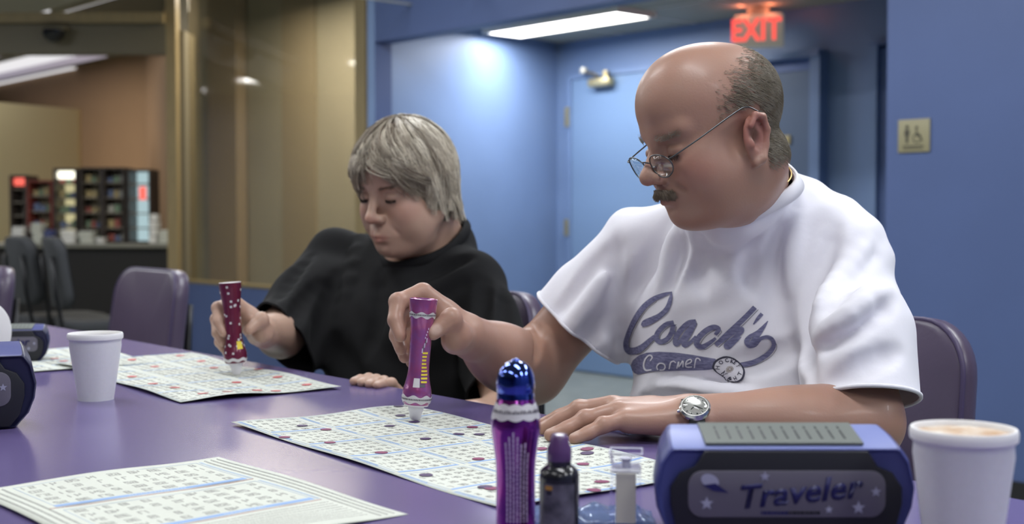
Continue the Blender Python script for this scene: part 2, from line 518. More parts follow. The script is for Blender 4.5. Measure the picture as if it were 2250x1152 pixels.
box('closer_body', (0.02, -0.045, 0), (0.19, 0.06, 0.055), M_brass, clo, bevel=0.012)
tube('closer_arm', [(0.02, -0.06, 0.035), (0.0, -0.07, 0.05), (-0.13, -0.05, 0.085)], 0.009, M_frame2, clo)
lathe('pivot', [(0, -0.01), (0.02, -0.01), (0.02, 0.05), (0, 0.05)], M_brass, clo, 16, (0.07, -0.05, 0.02))
lathe('arm_end', [(0, -0.02), (0.024, -0.014), (0.027, 0.0), (0.024, 0.02), (0, 0.024)], mat('pale_metal', (0.6, 0.58, 0.5), 0.4, 0.5), clo, 16, (-0.13, -0.05, 0.085))
door2 = root('door_2', (0, 0, 0), 'x', 'x'); del door2['label']; del door2['category']; door2['kind'] = 'structure'
zt2 = zb(1795, 154); zf2 = zb(1800, 122)
back_box('door_leaf', 1570, 1794, 0.01, zt2, 0.004, 0.02, mat('grey_blue_door', (0.10, 0.14, 0.22), 0.45), door2)
back_box('door_frame', 1795, 1817, 0, zf2 + 0.02, 0.0, 0.085, M_blue, door2)
back_box('door_frame', 1550, 1570, 0, zf2 + 0.02, 0.0, 0.085, M_blue, door2)
back_box('door_frame', 1550, 1817, zf2 - 0.015, zf2 + 0.02, 0.0, 0.1, M_blue, door2)
back_box('door_head', 1570, 1795, zt2, zf2 - 0.015, 0.0, 0.03, M_bluetrim, door2)
back_box('door_plate', 1686, 1741, zb(1712, 319), zb(1712, 300), 0.024, 0.008, M_brass, door2)
door3 = root('door_3', (0, 0, 0), 'x', 'x'); del door3['label']; del door3['category']; door3['kind'] = 'structure'
back_box('door_frame', 1918, 1936, 0, zb(1930, 103), 0.0, 0.06, M_blue, door3)
back_box('door_leaf', 1936, 2200, 0, zb(1930, 110), 0.0, 0.03, M_bluetrim, door3)
back_box('door_frame', 1918, 2200, zb(1930, 103), zb(1930, 100), 0.0, 0.06, M_bluetrim, door3)

# EXIT sign ---------------------------------------------------------------
ex_p = plan(1664, 0.1271)
exs = FPX / ex_p.y
ez = CAM_Z + (476 - 71) / exs
rx = math.atan2(-0.42, 1)
ext = root('exit_sign', (ex_p.x, ex_p.y, ez), 'lit red EXIT sign hanging under the alcove ceiling', 'exit sign', None, rx)
W_, H_ = 0.272, 0.185
box('housing', (0, 0, 0), (W_, 0.06, H_), mat('putty_plastic_glow', (0.36, 0.36, 0.31), 0.5, emit=(0.75, 0.7, 0.6), estr=0.16), ext, bevel=0.006)  # housing is no lamp; a faint glow is added to brighten the plastic
M_red = emat('exit_red', (1.0, 0.1, 0.08), 1.35)
bm = bmesh.new()
bm_text(bm, 'EXIT', 0.172, Matrix.Translation((-0.01, -0.033, -0.002)) @ Matrix.Rotation(math.pi / 2, 4, 'X') @ Matrix.Diagonal((0.78, 1, 1, 1)), depth=0.004, bold=0.004, space=1.05)
from_bm('letters', bm, M_red, ext)
box('ceiling_mount', (0.0, 0, H_ / 2 + 0.018), (0.12, 0.05, 0.036), mat('putty_dark', (0.3, 0.29, 0.26), 0.6), ext)
tube('stem', [(0, 0, H_ / 2 + 0.03), (0, 0, CEIL_A - ez)], 0.012, M_frame2, ext)
for sx in (-0.085, 0.075):
    ld = bpy.data.lights.new('exit_bulb', 'POINT'); ld.energy = 0.35; ld.color = (1, 0.25, 0.12); ld.shadow_soft_size = 0.02
    lo = bpy.data.objects.new('exit_bulb', ld); COL.objects.link(lo); lo.parent = ext; lo.location = (sx, -0.06, H_ / 2 + 0.02)

# restroom sign on the front wall
sp = plan(2007, FRONT)
rs_s = FPX / sp.y
sgn = root('restroom_sign', (sp.x - WN.x * 0.004, sp.y - WN.y * 0.004, CAM_Z + (476 - 299) / rs_s), 'square tan restroom sign with a standing figure and a wheelchair symbol', 'sign', None, rzw)
M_sg = mat('tan_sign', (0.26, 0.235, 0.14), 0.5); M_sk = mat('sign_dark', (0.055, 0.05, 0.035), 0.6)
sw = 66 / rs_s / (-WD.x) * 0.78; sh = 72 / rs_s
box('plate', (0, 0, 0), (sw, 0.006, sh), M_sg, sgn, bevel=0.002)
bm = bmesh.new()
def dsk(x, z, r, r0=0.0):
    n = 20
    if r0 == 0:
        bm.faces.new([bm.verts.new((x + r * math.cos(2 * math.pi * k / n), -0.0042, z + r * math.sin(2 * math.pi * k / n))) for k in range(n)])
    else:
        o_ = [bm.verts.new((x + r * math.cos(2 * math.pi * k / n), -0.0042, z + r * math.sin(2 * math.pi * k / n))) for k in range(n)]
        i_ = [bm.verts.new((x + r0 * math.cos(2 * math.pi * k / n), -0.0042, z + r0 * math.sin(2 * math.pi * k / n))) for k in range(n)]
        for k in range(n): bm.faces.new((o_[k], o_[(k + 1) % n], i_[(k + 1) % n], i_[k]))
def poly(pts): bm.faces.new([bm.verts.new((x, -0.0042, z)) for x, z in pts])
u_ = sh / 100
dsk(-22 * u_, 27 * u_, 6 * u_)
poly([(-30 * u_, 19 * u_), (-14 * u_, 19 * u_), (-13 * u_, 2 * u_), (-17 * u_, 0), (-18 * u_, -22 * u_), (-26 * u_, -22 * u_), (-27 * u_, 0), (-31 * u_, 2 * u_)])
dsk(10 * u_, 24 * u_, 5 * u_); dsk(12 * u_, -8 * u_, 15 * u_, 11.5 * u_)
poly([(7 * u_, 18 * u_), (12 * u_, 18 * u_), (14 * u_, 2 * u_), (24 * u_, 0), (31 * u_, -16 * u_), (27 * u_, -18 * u_), (20 * u_, -4 * u_), (9 * u_, -3 * u_)])
poly([(-36 * u_, -34 * u_), (34 * u_, -34 * u_), (34 * u_, -30 * u_), (-36 * u_, -30 * u_)])
for k in range(9): poly([((-34 + k * 7.4) * u_, -41 * u_), ((-29 + k * 7.4) * u_, -41 * u_), ((-29 + k * 7.4) * u_, -37 * u_), ((-34 + k * 7.4) * u_, -37 * u_)])
from_bm('symbols', bm, M_sk, sgn)
# ================================================================ SMOOTH BODY MODELLER
# bodies, clothes and hair are grown as blended volumes and turned into one continuous skin
class Frame:
    def __init__(s, o, x, z):
        s.o = np.array(o, float)
        x = np.array(x, float); x /= np.linalg.norm(x)
        z = np.array(z, float); z = z - x * z.dot(x); z /= np.linalg.norm(z)
        s.R = np.stack([x, np.cross(z, x), z], 1)      # columns: forward, left, up
    def w(s, p): return s.o + s.R @ np.array(p, float)
    def v(s, p): return s.R @ np.array(p, float)
I3 = Frame((0, 0, 0), (1, 0, 0), (0, 0, 1))

def ell(F, c, r, k=0.01, op='u', rot=None):
    """ellipsoid, centre c and radii r in frame F; rot = euler (deg) in F"""
    C = F.w(c); r = np.array(r, float)
    R = F.R
    if rot is not None:
        e = Matrix.Rotation(math.radians(rot[2]), 3, 'Z') @ Matrix.Rotation(math.radians(rot[1]), 3, 'Y') @ Matrix.Rotation(math.radians(rot[0]), 3, 'X')
        R = R @ np.array(e)
    def f(P):
        q = (P - C) @ R
        k0 = np.sqrt(((q / r) ** 2).sum(1)) + 1e-9
        k1 = np.sqrt(((q / (r * r)) ** 2).sum(1)) + 1e-9
        return k0 * (k0 - 1.0) / k1
    return (op, f, k, C, float(r.max()))
def cap(F, a, b, r1, r2=None, k=0.01, op='u'):
    A = F.w(a); B = F.w(b); r2 = r1 if r2 is None else r2
    ba = B - A; L2 = ba.dot(ba) + 1e-12
    def f(P):
        pa = P - A
        h = np.clip(pa @ ba / L2, 0, 1)
        return np.sqrt(((pa - h[:, None] * ba) ** 2).sum(1)) - (r1 + (r2 - r1) * h)
    return (op, f, k, (A + B) / 2, float(np.sqrt(L2) / 2 + max(r1, r2)))
def chain(F, pts, rs, k=0.008, op='u'):
    return [cap(F, pts[i], pts[i + 1], rs[i], rs[i + 1], k, op) for i in range(len(pts) - 1)]
def smin(a, b, k):
    h = np.clip(0.5 + 0.5 * (b - a) / k, 0, 1)
    return b + (a - b) * h - k * h * (1 - h)
def ev(prims, P, D=None):
    d = np.full(len(P), 9.0) if D is None else D
    for op, f, k, c, r in prims:
        if op == 'u': d = smin(d, f(P), k)
        elif op == 's': d = -smin(-d, f(P), k)
        elif op == 'x': d = f(P, d)
    return d
def grid(lo, hi, h, zones=()):
    """axis samples with finer steps inside zones [(a, b, step)]"""
    xs = [lo]
    while xs[-1] < hi:
        st = h
        for a, b, s in zones:
            if a <= xs[-1] <= b: st = min(st, s)
        xs.append(xs[-1] + st)
    return np.array(xs)
def grow(prims, xs, ys, zs, B=10):
    nx, ny, nz = len(xs), len(ys), len(zs)
    D = np.full((nx, ny, nz), 1.0, np.float32)
    bx = list(range(0, nx, B)); by = list(range(0, ny, B)); bz = list(range(0, nz, B))
    def ce(ax, b): return np.array([(ax[i] + ax[min(i + B, len(ax) - 1)]) / 2 for i in b]), np.array([(ax[min(i + B, len(ax) - 1)] - ax[i]) / 2 + 1e-4 for i in b])
    cx, hx = ce(xs, bx); cy, hy = ce(ys, by); cz, hz = ce(zs, bz)
    G = np.stack(np.meshgrid(cx, cy, cz, indexing='ij'), -1).reshape(-1, 3)
    Hd = np.sqrt((np.stack(np.meshgrid(hx, hy, hz, indexing='ij'), -1).reshape(-1, 3) ** 2).sum(1))
    dc = ev(prims, G)
    pr = [(p, np.array([1.0])) for p in prims]
    dist = [None if p[0] == 'x' else np.sqrt(((G - p[3]) ** 2).sum(1)) - p[4] for p in prims]
    n = 0
    for i, a in enumerate(bx):
        for j, b in enumerate(by):
            for l, c in enumerate(bz):
                R = Hd[n]; d0 = dc[n]
                x_, y_, z_ = xs[a:a + B], ys[b:b + B], zs[c:c + B]
                if abs(d0) > R * 1.6 + 0.012:
                    D[a:a + B, b:b + B, c:c + B] = 1.0 if d0 > 0 else -1.0
                else:
                    act = []
                    for q, p in enumerate(prims):
                        if p[0] == 'x': act.append(p)
                        else:
                            lim = R * 2.6 + p[2] + 0.01
                            if dist[q][n] < (lim if p[0] == 's' else lim + max(d0, 0)): act.append(p)
                    P = np.stack(np.meshgrid(x_, y_, z_, indexing='ij'), -1).reshape(-1, 3)
                    D[a:a + B, b:b + B, c:c + B] = ev(act, P).reshape(len(x_), len(y_), len(z_))
                n += 1
    return surface_net(D, xs, ys, zs)
def surface_net(D, xs, ys, zs):
    S = D < 0
    nx, ny, nz = D.shape
    c = S[:-1, :-1, :-1].astype(np.int8)
    s = c.copy()
    for dx, dy, dz in ((0, 0, 1), (0, 1, 0), (0, 1, 1), (1, 0, 0), (1, 0, 1), (1, 1, 0), (1, 1, 1)):
        s += S[dx:nx - 1 + dx, dy:ny - 1 + dy, dz:nz - 1 + dz]
    I = np.nonzero((s > 0) & (s < 8))
    ids = np.full(s.shape, -1, np.int32); n = len(I[0]); ids[I] = np.arange(n)
    acc = np.zeros((n, 3)); cnt = np.zeros(n)
    ci = np.stack(I, 1)
    co = [(0, 0, 0), (0, 0, 1), (0, 1, 0), (0, 1, 1), (1, 0, 0), (1, 0, 1), (1, 1, 0), (1, 1, 1)]
    V = [D[I[0] + a, I[1] + b, I[2] + e] for a, b, e in co]
    X = [np.stack([xs[I[0] + a], ys[I[1] + b], zs[I[2] + e]], 1) for a, b, e in co]
    for p in range(8):
        for q in range(p + 1, 8):
            if sum(abs(co[p][t] - co[q][t]) for t in range(3)) != 1: continue
            m = (V[p] < 0) != (V[q] < 0)
            den = V[p] - V[q]
            t = np.where(m, V[p] / np.where(np.abs(den) < 1e-12, 1, den), 0)
            acc += np.where(m[:, None], X[p] + (X[q] - X[p]) * t[:, None], 0); cnt += m
    verts = acc / cnt[:, None]
    F = []
    for ax in range(3):
        sl0 = [slice(1, -1)] * 3; sl0[ax] = slice(0, -1)
        sl1 = [slice(1, -1)] * 3; sl1[ax] = slice(1, None)
        a, b = S[tuple(sl0)], S[tuple(sl1)]
        W = np.nonzero(a != b)
        sg = a[W]
        idx = [W[0] + (0 if ax == 0 else 1), W[1] + (0 if ax == 1 else 1), W[2] + (0 if ax == 2 else 1)]
        u, v = [(1, 2), (2, 0), (0, 1)][ax]
        def cell(du, dv):
            t = [idx[0], idx[1], idx[2]]
            t[u] = t[u] - du; t[v] = t[v] - dv
            return ids[t[0], t[1], t[2]]
        qd = np.stack([cell(1, 1), cell(0, 1), cell(0, 0), cell(1, 0)], 1)
        qd[~sg] = qd[~sg][:, ::-1]
        F.append(qd)
    F = np.concatenate(F)
    F = F[(F >= 0).all(1)]
    return verts, F
def vf_mesh(name, V, F):
    me = bpy.data.meshes.new(name)
    me.vertices.add(len(V)); me.vertices.foreach_set('co', np.asarray(V, np.float32).ravel())
    me.loops.add(len(F) * 4); me.loops.foreach_set('vertex_index', np.asarray(F, np.int32).ravel())
    me.polygons.add(len(F)); me.polygons.foreach_set('loop_start', np.arange(0, len(F) * 4, 4, dtype=np.int32))
    me.polygons.foreach_set('loop_total', np.full(len(F), 4, np.int32))
    me.update(calc_edges=True); me.validate()
    return me
def relax(V, F, it=1, w=0.5):
    E = np.concatenate([F[:, [0, 1]], F[:, [1, 2]], F[:, [2, 3]], F[:, [3, 0]]])
    for _ in range(it):
        acc = np.zeros_like(V); n = np.zeros(len(V))
        np.add.at(acc, E[:, 0], V[E[:, 1]]); np.add.at(n, E[:, 0], 1)
        np.add.at(acc, E[:, 1], V[E[:, 0]]); np.add.at(n, E[:, 1], 1)
        V = V * (1 - w) + (acc / np.maximum(n, 1)[:, None]) * w
    return V
def paint(me, V, rules):
    """skin tone zones (lips, nails, ruddy ears and cheeks), dark lid lines, shade painted in the ear hollows: colour attribute 'tone'"""
    a = me.color_attributes.new('tone', 'FLOAT_COLOR', 'POINT')
    C = np.zeros((len(V), 4), np.float32); C[:, 3] = 1
    for ch, p, r, s in rules:
        d = np.sqrt((((V - np.array(p[0])) @ p[1]) / np.array(r)) .__pow__(2).sum(1))
        C[:, ch] = np.maximum(C[:, ch], s * np.clip((1.25 - d) / 0.5, 0, 1))
    a.data.foreach_set('color', C.ravel())
def skin_mat(name, base, red, nail, mott=0.10):
    m = mat(name, base, 0.44, sss=0.12, bump=0.05, bump_scale=300, coat=0.05)
    nt = m.node_tree; b = nt.nodes['Principled BSDF']
    at_ = nt.nodes.new('ShaderNodeAttribute'); at_.attribute_name = 'tone'
    sp = nt.nodes.new('ShaderNodeSeparateColor'); nt.links.new(at_.outputs['Color'], sp.inputs[0])
    tc = nt.nodes.new('ShaderNodeTexCoord'); n = nt.nodes.new('ShaderNodeTexNoise'); n.inputs['Scale'].default_value = 28; n.inputs['Detail'].default_value = 5
    nt.links.new(tc.outputs['Object'], n.inputs['Vector'])
    def mixc(fac, a, bcol, scale=1.0):
        x = nt.nodes.new('ShaderNodeMix'); x.data_type = 'RGBA'
        if scale != 1.0:
            mm = nt.nodes.new('ShaderNodeMath'); mm.operation = 'MULTIPLY'; mm.inputs[1].default_value = scale
            nt.links.new(fac, mm.inputs[0]); fac = mm.outputs[0]
        nt.links.new(fac, x.inputs[0])
        if isinstance(a, tuple): x.inputs[6].default_value = (*a, 1)
        else: nt.links.new(a, x.inputs[6])
        x.inputs[7].default_value = (*bcol, 1)
        return x.outputs[2]
    c = mixc(n.outputs[0], base, red, mott * 3)
    c = mixc(sp.outputs[0], c, red)
    c = mixc(sp.outputs[1], c, nail)
    c = mixc(sp.outputs[2], c, (base[0] * 0.32, base[1] * 0.28, base[2] * 0.27))
    nt.links.new(c, b.inputs['Base Color'])
    return m

# ---------------------------------------------------------------- head
def head_prims(F, sex='m', s=1.0):
    """skull, face and ears; F at eye level between the ears, x = where the face looks"""
    m = sex == 'm'
    g = 1.0 if m else 0.94
    def E(c, r, k=0.01, op='u', rot=None): return ell(F, np.array(c) * s, np.array(r) * s, k * s, op, rot)
    def K(a, b, r1, r2=None, k=0.01, op='u'): return cap(F, np.array(a) * s, np.array(b) * s, r1 * s, None if r2 is None else r2 * s, k * s, op)
    dn, dm, dc = (.009, .017, .014) if m else (0, 0, 0)       # his face is short below the eyes
    P = [E((-.018 if m else -.012, 0, .03), (.092 if m else .086, .074, .082)),
         E((.02, 0, .045), (.070, .066, .068), .03),
         E((.03, 0, -.03 + dc * .6), (.052, .060, .066), .03)]
    for q in (-1, 1):
        P += [K((-.005, q * .052, -.062 + dc * .7), (.052, q * .026, -.104 + dc), .022, .018, .028),       # jaw
              E((.048, q * .042, -.040 + dc * .4), (.034, .026, .030), .022),                          # cheek
              E((.040, q * .040, -.070 + dc * .7), (.034, .026, .030), .024),                          # lower cheek
              K((.078, q * .010, .019), (.064, q * .046, .021), .0105, .009, .014)]          # brow
    P += [E((.070, 0, -.106 + dc), (.022, .024, .017), .022),
          E((.074, 0, -.074 + dm), (.026, .031, .026), .018)]
    if m: P += [E((.02, 0, -.096), (.054, .052, .026), .03)]                                 # soft double chin
    else: P += [E((.02, 0, -.104), (.050, .046, .022), .03)]
    for q in (-1, 1):                                                                        # eyes
        P += [E((.094, q * .033, -.003), (.020, .019, .0125), .012, 's'),
              E((.0700, q * .0325, -.005), (.0145, .0165, .0138), .004),
              K((.0845, q * .0225, -.0098), (.0795, q * .044, -.0105), .0010, .0010, .0022, 's'),
              K((.083, q * .021, .0045), (.076, q * .047, .0035), .0014, .0014, .005, 's')]
    nl = 0.0 if m else -0.003
    P += [K((.085, 0, .004), (.1075 + nl, 0, -.033 + dn), .0072, .0088, .012),                     # nose
          E((.1090 + nl, 0, -.0385 + dn), (.0125, .0112, .0108), .006)]
    for q in (-1, 1):
        P += [E((.098 + nl, q * .0130, -.0425 + dn), (.0115, .0085, .0092), .005),
              E((.102 + nl, q * .0070, -.0520 + dn), (.0055, .0034, .0040), .003, 's'),
              K((.094, q * .021, -.044 + dn), (.080, q * .037, -.074 + dm), .0012, .0012, .006, 's')]  # nasolabial fold
    # mouth
    P += [K((.0985, 0, -.0735 + dm), (.0985, 0, -.0735 + dm), .0052, .0052, .006)]
    for q in (-1, 1):
        P += [K((.0985, 0, -.0738 + dm), (.088, q * .023, -.0800 + dm), .0046, .0022, .004),
              K((.0965, 0, -.0850 + dm), (.087, q * .021, -.0822 + dm), .0058, .0024, .004)]
    for q in (-1, 1):
        P += [K((.1035, 0, -.0794 + dm), (.088, q * .029, -.0830 + dm), .0007, .0010, .0024, 's')]
    P += [E((.099, 0, -.0950 + (dm + dc) / 2), (.008, .018, .0045), .008, 's')]
    # ears (hers are hidden by the hair)
    for q in (-1, 1) if m else ():
        EF = Frame(F.w(np.array((-.012, q * .0765, -.021)) * s), F.v((.92, q * .30, 0.12)), F.v((-.15, q * .05, 1)))
        def ea(c, r, k=.005, op='u'): return ell(EF, np.array(c) * s, np.array(r) * s, k * s, op)
        P += [ea((0, q * .002, 0), (.0185, .0065, .031), .006)]
        ring = [(.010, .010, .018), (.000, .0105, .0305), (-.014, .0105, .026), (-.0195, .010, .008), (-.0150, .008, -.012), (-.006, .006, -.027), (.004, .004, -.031)]
        ring = [np.array((a, q * b, c)) * s for a, b, c in ring]
        P += chain(EF, ring, [.0040 * s, .0045 * s, .0048 * s, .0045 * s, .0045 * s, .0070 * s, .0060 * s], .003 * s)
        P += [ell(EF, np.array((.001, q * .011, -.002)) * s, np.array((.0090, .0090, .0135)) * s, .004 * s, 's'),
              ell(EF, np.array((-.004, q * .0125, .016)) * s, np.array((.0075, .0060, .0075)) * s, .004 * s, 's'),
              ell(EF, np.array((.0115, q * .007, -.006)) * s, np.array((.0045, .0045, .0070)) * s, .004 * s)]
    return P
def head_paint(F, s=1.0, lips=1.0, ear=0.7, cheek=0.35, dm=0.0):
    R = F.R; r = []
    def a(ch, c, rad, st): r.append((ch, (F.w(np.array(c) * s), R), np.array(rad) * s, st))
    a(0, (.096, 0, -.0795 + dm), (.012, .021, .0085), lips)
    for q in (-1, 1):
        a(0, (-.012, q * .084, -.010), (.022, .016, .030), ear)
        a(0, (.060, q * .045, -.035), (.03, .028, .026), cheek)
        a(2, (-.011, q * .083, -.016), (.009, .012, .013), .75)  # ear hollow: shade of the recess painted into the skin colour
        a(2, (.083, q * .034, -.0102), (.008, .0135, .0014), .9)
    a(0, (.110, 0, -.045), (.015, .016, .016), cheek * 1.6)
    return r

# ---------------------------------------------------------------- hands
def hand_prims(W, a, b, side, bend, thumb, spread=(4, 0, -4, -9), s=1.0, fat=1.0):
    """W wrist point, a = towards the fingers, b = towards the thumb; bend = (mcp, pip, dip) degrees per finger
    thumb = four points in the palm frame (a, b, dorsal)"""
    a = np.array(a, float); a /= np.linalg.norm(a)
    b = np.array(b, float); b -= a * b.dot(a); b /= np.linalg.norm(b)
    n = np.cross(a, b) if side == 'r' else np.cross(b, a)
    M = np.stack([a, b, n], 1)
    class HF: pass
    H = Frame((0, 0, 0), (1, 0, 0), (0, 0, 1)); H.o = np.array(W, float); H.R = M
    P = []; nails = []
    mc = [(.092, .026, .004), (.094, .005, .007), (.089, -.015, .004), (.081, -.033, -.001)]
    ln = [(.042, .025, .020), (.046, .029, .021), (.042, .027, .020), (.033, .020, .018)]
    rr = [(.0112, .0100, .0090, .0074), (.0114, .0102, .0092, .0076), (.0108, .0097, .0087, .0072), (.0096, .0086, .0078, .0066)]
    for i in range(4):
        m_ = np.array(mc[i]) * s
        P.append(cap(H, (.004 * s, m_[1] * .45, -.004 * s), m_ + np.array((0, 0, -.004 * s)), .0165 * s * fat, .0135 * s * fat, .012 * s))
        ang = 0.0; p = m_; az = math.radians(spread[i])
        pts = [p]; 
        for t in range(3):
            ang += math.radians(bend[i][t])
            d = np.array((math.cos(ang) * math.cos(az), math.cos(ang) * math.sin(az), -math.sin(ang)))
            p = p + d * ln[i][t] * s
            pts.append(p)
        r = [x * s * fat for x in rr[i]]
        P += chain(H, pts, r, .0035 * s)
        P.append(ell(H, pts[0] + np.array((0, 0, .003 * s)), np.array((.012, .0115, .011)) * s * fat, .010 * s))
        P.append(ell(H, pts[1], np.array((.0108, .0108, .0108)) * s * fat * (rr[i][1] / .0100), .004 * s))
        dn = np.array((math.sin(ang), 0, math.cos(ang)))
        tip = pts[3] - d * .003 * s
        nails.append((H.w(tip + dn * r[3] * .85), H.R @ np.stack([d, np.cross(dn, d), dn], 1)))
    P.append(cap(H, (.030 * s, .020 * s, -.010 * s), (.070 * s, -.020 * s, -.012 * s), .016 * s * fat, .015 * s * fat, .016 * s))
    P.append(cap(H, (.020 * s, -.020 * s, -.010 * s), (.060 * s, -.030 * s, -.010 * s), .014 * s * fat, .012 * s * fat, .014 * s))
    tp = [np.array(t) * s for t in thumb]
    P += chain(H, tp, [.0165 * s * fat, .0135 * s * fat, .0115 * s * fat, .0090 * s * fat], .006 * s)
    P.append(cap(H, (.030 * s, .008 * s, -.006 * s), tp[1], .014 * s, .011 * s, .016 * s))
    P.append(ell(H, tp[2], np.array((.0125, .0125, .0125)) * s * fat, .004 * s))
    return P, H, nails
# ================================================================ PEOPLE
def strands(name, roots, paths, m, parent, r0=0.0006, seg=3, taper=0.25, tone=None):
    """many tapered hairs in one mesh; paths: arrays (n, k, 3)"""
    V = []; Fq = []
    P = np.asarray(paths, float); n, k, _ = P.shape
    T = np.gradient(P, axis=1); T /= np.linalg.norm(T, axis=2, keepdims=True) + 1e-9
    ref = np.zeros_like(T); ref[..., 2] = 1; ref[np.abs(T[..., 2]) > 0.9] = (1, 0, 0)
    X = np.cross(T, ref); X /= np.linalg.norm(X, axis=2, keepdims=True) + 1e-9
    Y = np.cross(T, X)
    rad = np.asarray(r0) if np.ndim(r0) else np.full(n, r0)
    tp = np.linspace(1, taper, k)
    ang = 2 * np.pi * np.arange(seg) / seg
    R = (rad[:, None] * tp[None, :])[..., None, None]
    VV = P[:, :, None, :] + R * (np.cos(ang)[None, None, :, None] * X[:, :, None, :] + np.sin(ang)[None, None, :, None] * Y[:, :, None, :])
    V = VV.reshape(-1, 3)
    base = (np.arange(n) * k * seg)[:, None, None] + (np.arange(k - 1) * seg)[None, :, None]
    s = np.arange(seg)[None, None, :]; s2 = (s + 1) % seg
    F = np.stack([base + s, base + s2, base + seg + s2, base + seg + s], -1).reshape(-1, 4)
    me = vf_mesh(name, V, F)
    if tone is not None:
        a = me.color_attributes.new('tone', 'FLOAT_COLOR', 'POINT')
        a.data.foreach_set('color', np.repeat(np.repeat(np.asarray(tone, np.float32), k * seg)[:, None], 4, 1).ravel())
    return link(name, me, m, parent, True)

def cut(bm, p, n, c, r, clear_outer=True):
    """open a garment at a plane, only near c"""
    c = Vector(c); fs = [f for f in bm.faces if (f.calc_center_median() - c).length < r]
    es = {e for f in fs for e in f.edges}; vs = {v for f in fs for v in f.verts}
    bmesh.ops.bisect_plane(bm, geom=list(vs) + list(es) + fs, plane_co=p, plane_no=n, clear_outer=True)
def rim_loop(bm, c, r):
    """ordered boundary loop near c"""
    c = Vector(c)
    es = [e for e in bm.edges if len(e.link_faces) == 1 and (e.verts[0].co - c).length < r]
    if not es: return []
    adj = {}
    for e in es:
        for a, b in ((0, 1), (1, 0)): adj.setdefault(e.verts[a], []).append(e.verts[b])
    best = []; seen = set()
    for v0 in adj:
        if v0 in seen: continue
        loop = [v0]; seen.add(v0); v = v0
        while True:
            nx = [u for u in adj[v] if u not in seen]
            if not nx: break
            v = nx[0]; seen.add(v); loop.append(v)
        if len(loop) > len(best): best = loop
    return [v.co.copy() for v in best]
def smooth_loop(L, it=6, step=4):
    A = np.array([list(p) for p in L])
    for _ in range(it): A = 0.5 * A + 0.25 * (np.roll(A, 1, 0) + np.roll(A, -1, 0))
    return [Vector(p) for p in A[::step]]
def neck_ring(prims, c, n, num=84):
    """closed line where a garment meets its neck plane"""
    c = np.array(c); n = np.array(n); a = np.cross(n, (0, 0, 1.0)); a /= np.linalg.norm(a); b = np.cross(n, a)
    out = []
    for k in range(num):
        t = 2 * math.pi * k / num; d = a * math.cos(t) + b * math.sin(t)
        R = np.linspace(.02, .20, 240); P = c + R[:, None] * d
        v = ev(prims, P); i = np.argmax(v > 0)
        out.append(R[i] if v[i] > 0 else .2)
    out = np.array(out)
    for _ in range(4): out = .5 * out + .25 * (np.roll(out, 1) + np.roll(out, -1))
    return [Vector(c + r * (a * math.cos(2 * math.pi * k / num) + b * math.sin(2 * math.pi * k / num))) for k, r in enumerate(out)]
def person_root(name, loc, label):
    return root(name, loc, label, 'person')
def skin_object(root_, prims, xs, ys, zs, m, rules, it=1, name='body'):
    V, F = grow(prims, xs, ys, zs)
    V = relax(V, F, it, 0.5)
    o_ = np.array(root_.location)
    me = vf_mesh(name, V - o_, F)
    paint(me, V, rules)
    return link(name, me, m, root_, True), V, F
def clothes(root_, name, prims, xs, ys, zs, m, cuts, it=2, th=0.0022, rims=()):
    V, F = grow(prims, xs, ys, zs)
    V = relax(V, F, it, 0.5)
    o_ = np.array(root_.location)
    me = vf_mesh(name, V - o_, F)
    bm = bmesh.new(); bm.from_mesh(me)
    out = []
    for p, n, c, r in cuts:
        cut(bm, Vector(p) - root_.location, Vector(n), Vector(c) - root_.location, r)
    bmesh.ops.delete(bm, geom=[v for v in bm.verts if not v.link_faces], context='VERTS')
    seen = set(); best = []
    for f0 in bm.faces:
        if f0 in seen: continue
        st = [f0]; seen.add(f0); isl = []
        while st:
            f = st.pop(); isl.append(f)
            for e in f.edges:
                for g in e.link_faces:
                    if g not in seen: seen.add(g); st.append(g)
        if len(isl) > len(best): best = isl
    keep = set(best)
    bmesh.ops.delete(bm, geom=[f for f in bm.faces if f not in keep], context='FACES')
    for c, r in rims: out.append(rim_loop(bm, Vector(c) - root_.location, r))
    bm.to_mesh(me); bm.free()
    o = link(name, me, m, root_, True)
    md = o.modifiers.new('cloth', 'SOLIDIFY'); md.thickness = th; md.offset = -1
    return o, out

M_skin_m = skin_mat('skin_ruddy', (0.38, 0.225, 0.165), (0.36, 0.15, 0.12), (0.52, 0.36, 0.30))
M_skin_w = skin_mat('skin_fair', (0.45, 0.30, 0.225), (0.42, 0.20, 0.155), (0.55, 0.4, 0.34))
M_shirt = mat('white_cotton', (0.80, 0.79, 0.86), 0.85, sheen=0.08, bump=0.16, bump_scale=38)
M_black = mat('black_cotton', (0.009, 0.009, 0.010), 0.9, spec=0.25, bump=0.15, bump_scale=30)
M_denim = mat('dark_denim', (0.03, 0.04, 0.075), 0.8, bump=0.2, bump_scale=200)
M_shoe = mat('shoe_leather', (0.02, 0.02, 0.022), 0.45)
M_steel = mat('steel', (0.62, 0.62, 0.6), 0.22, 1.0)
M_strap = mat('black_strap', (0.012, 0.012, 0.014), 0.5)

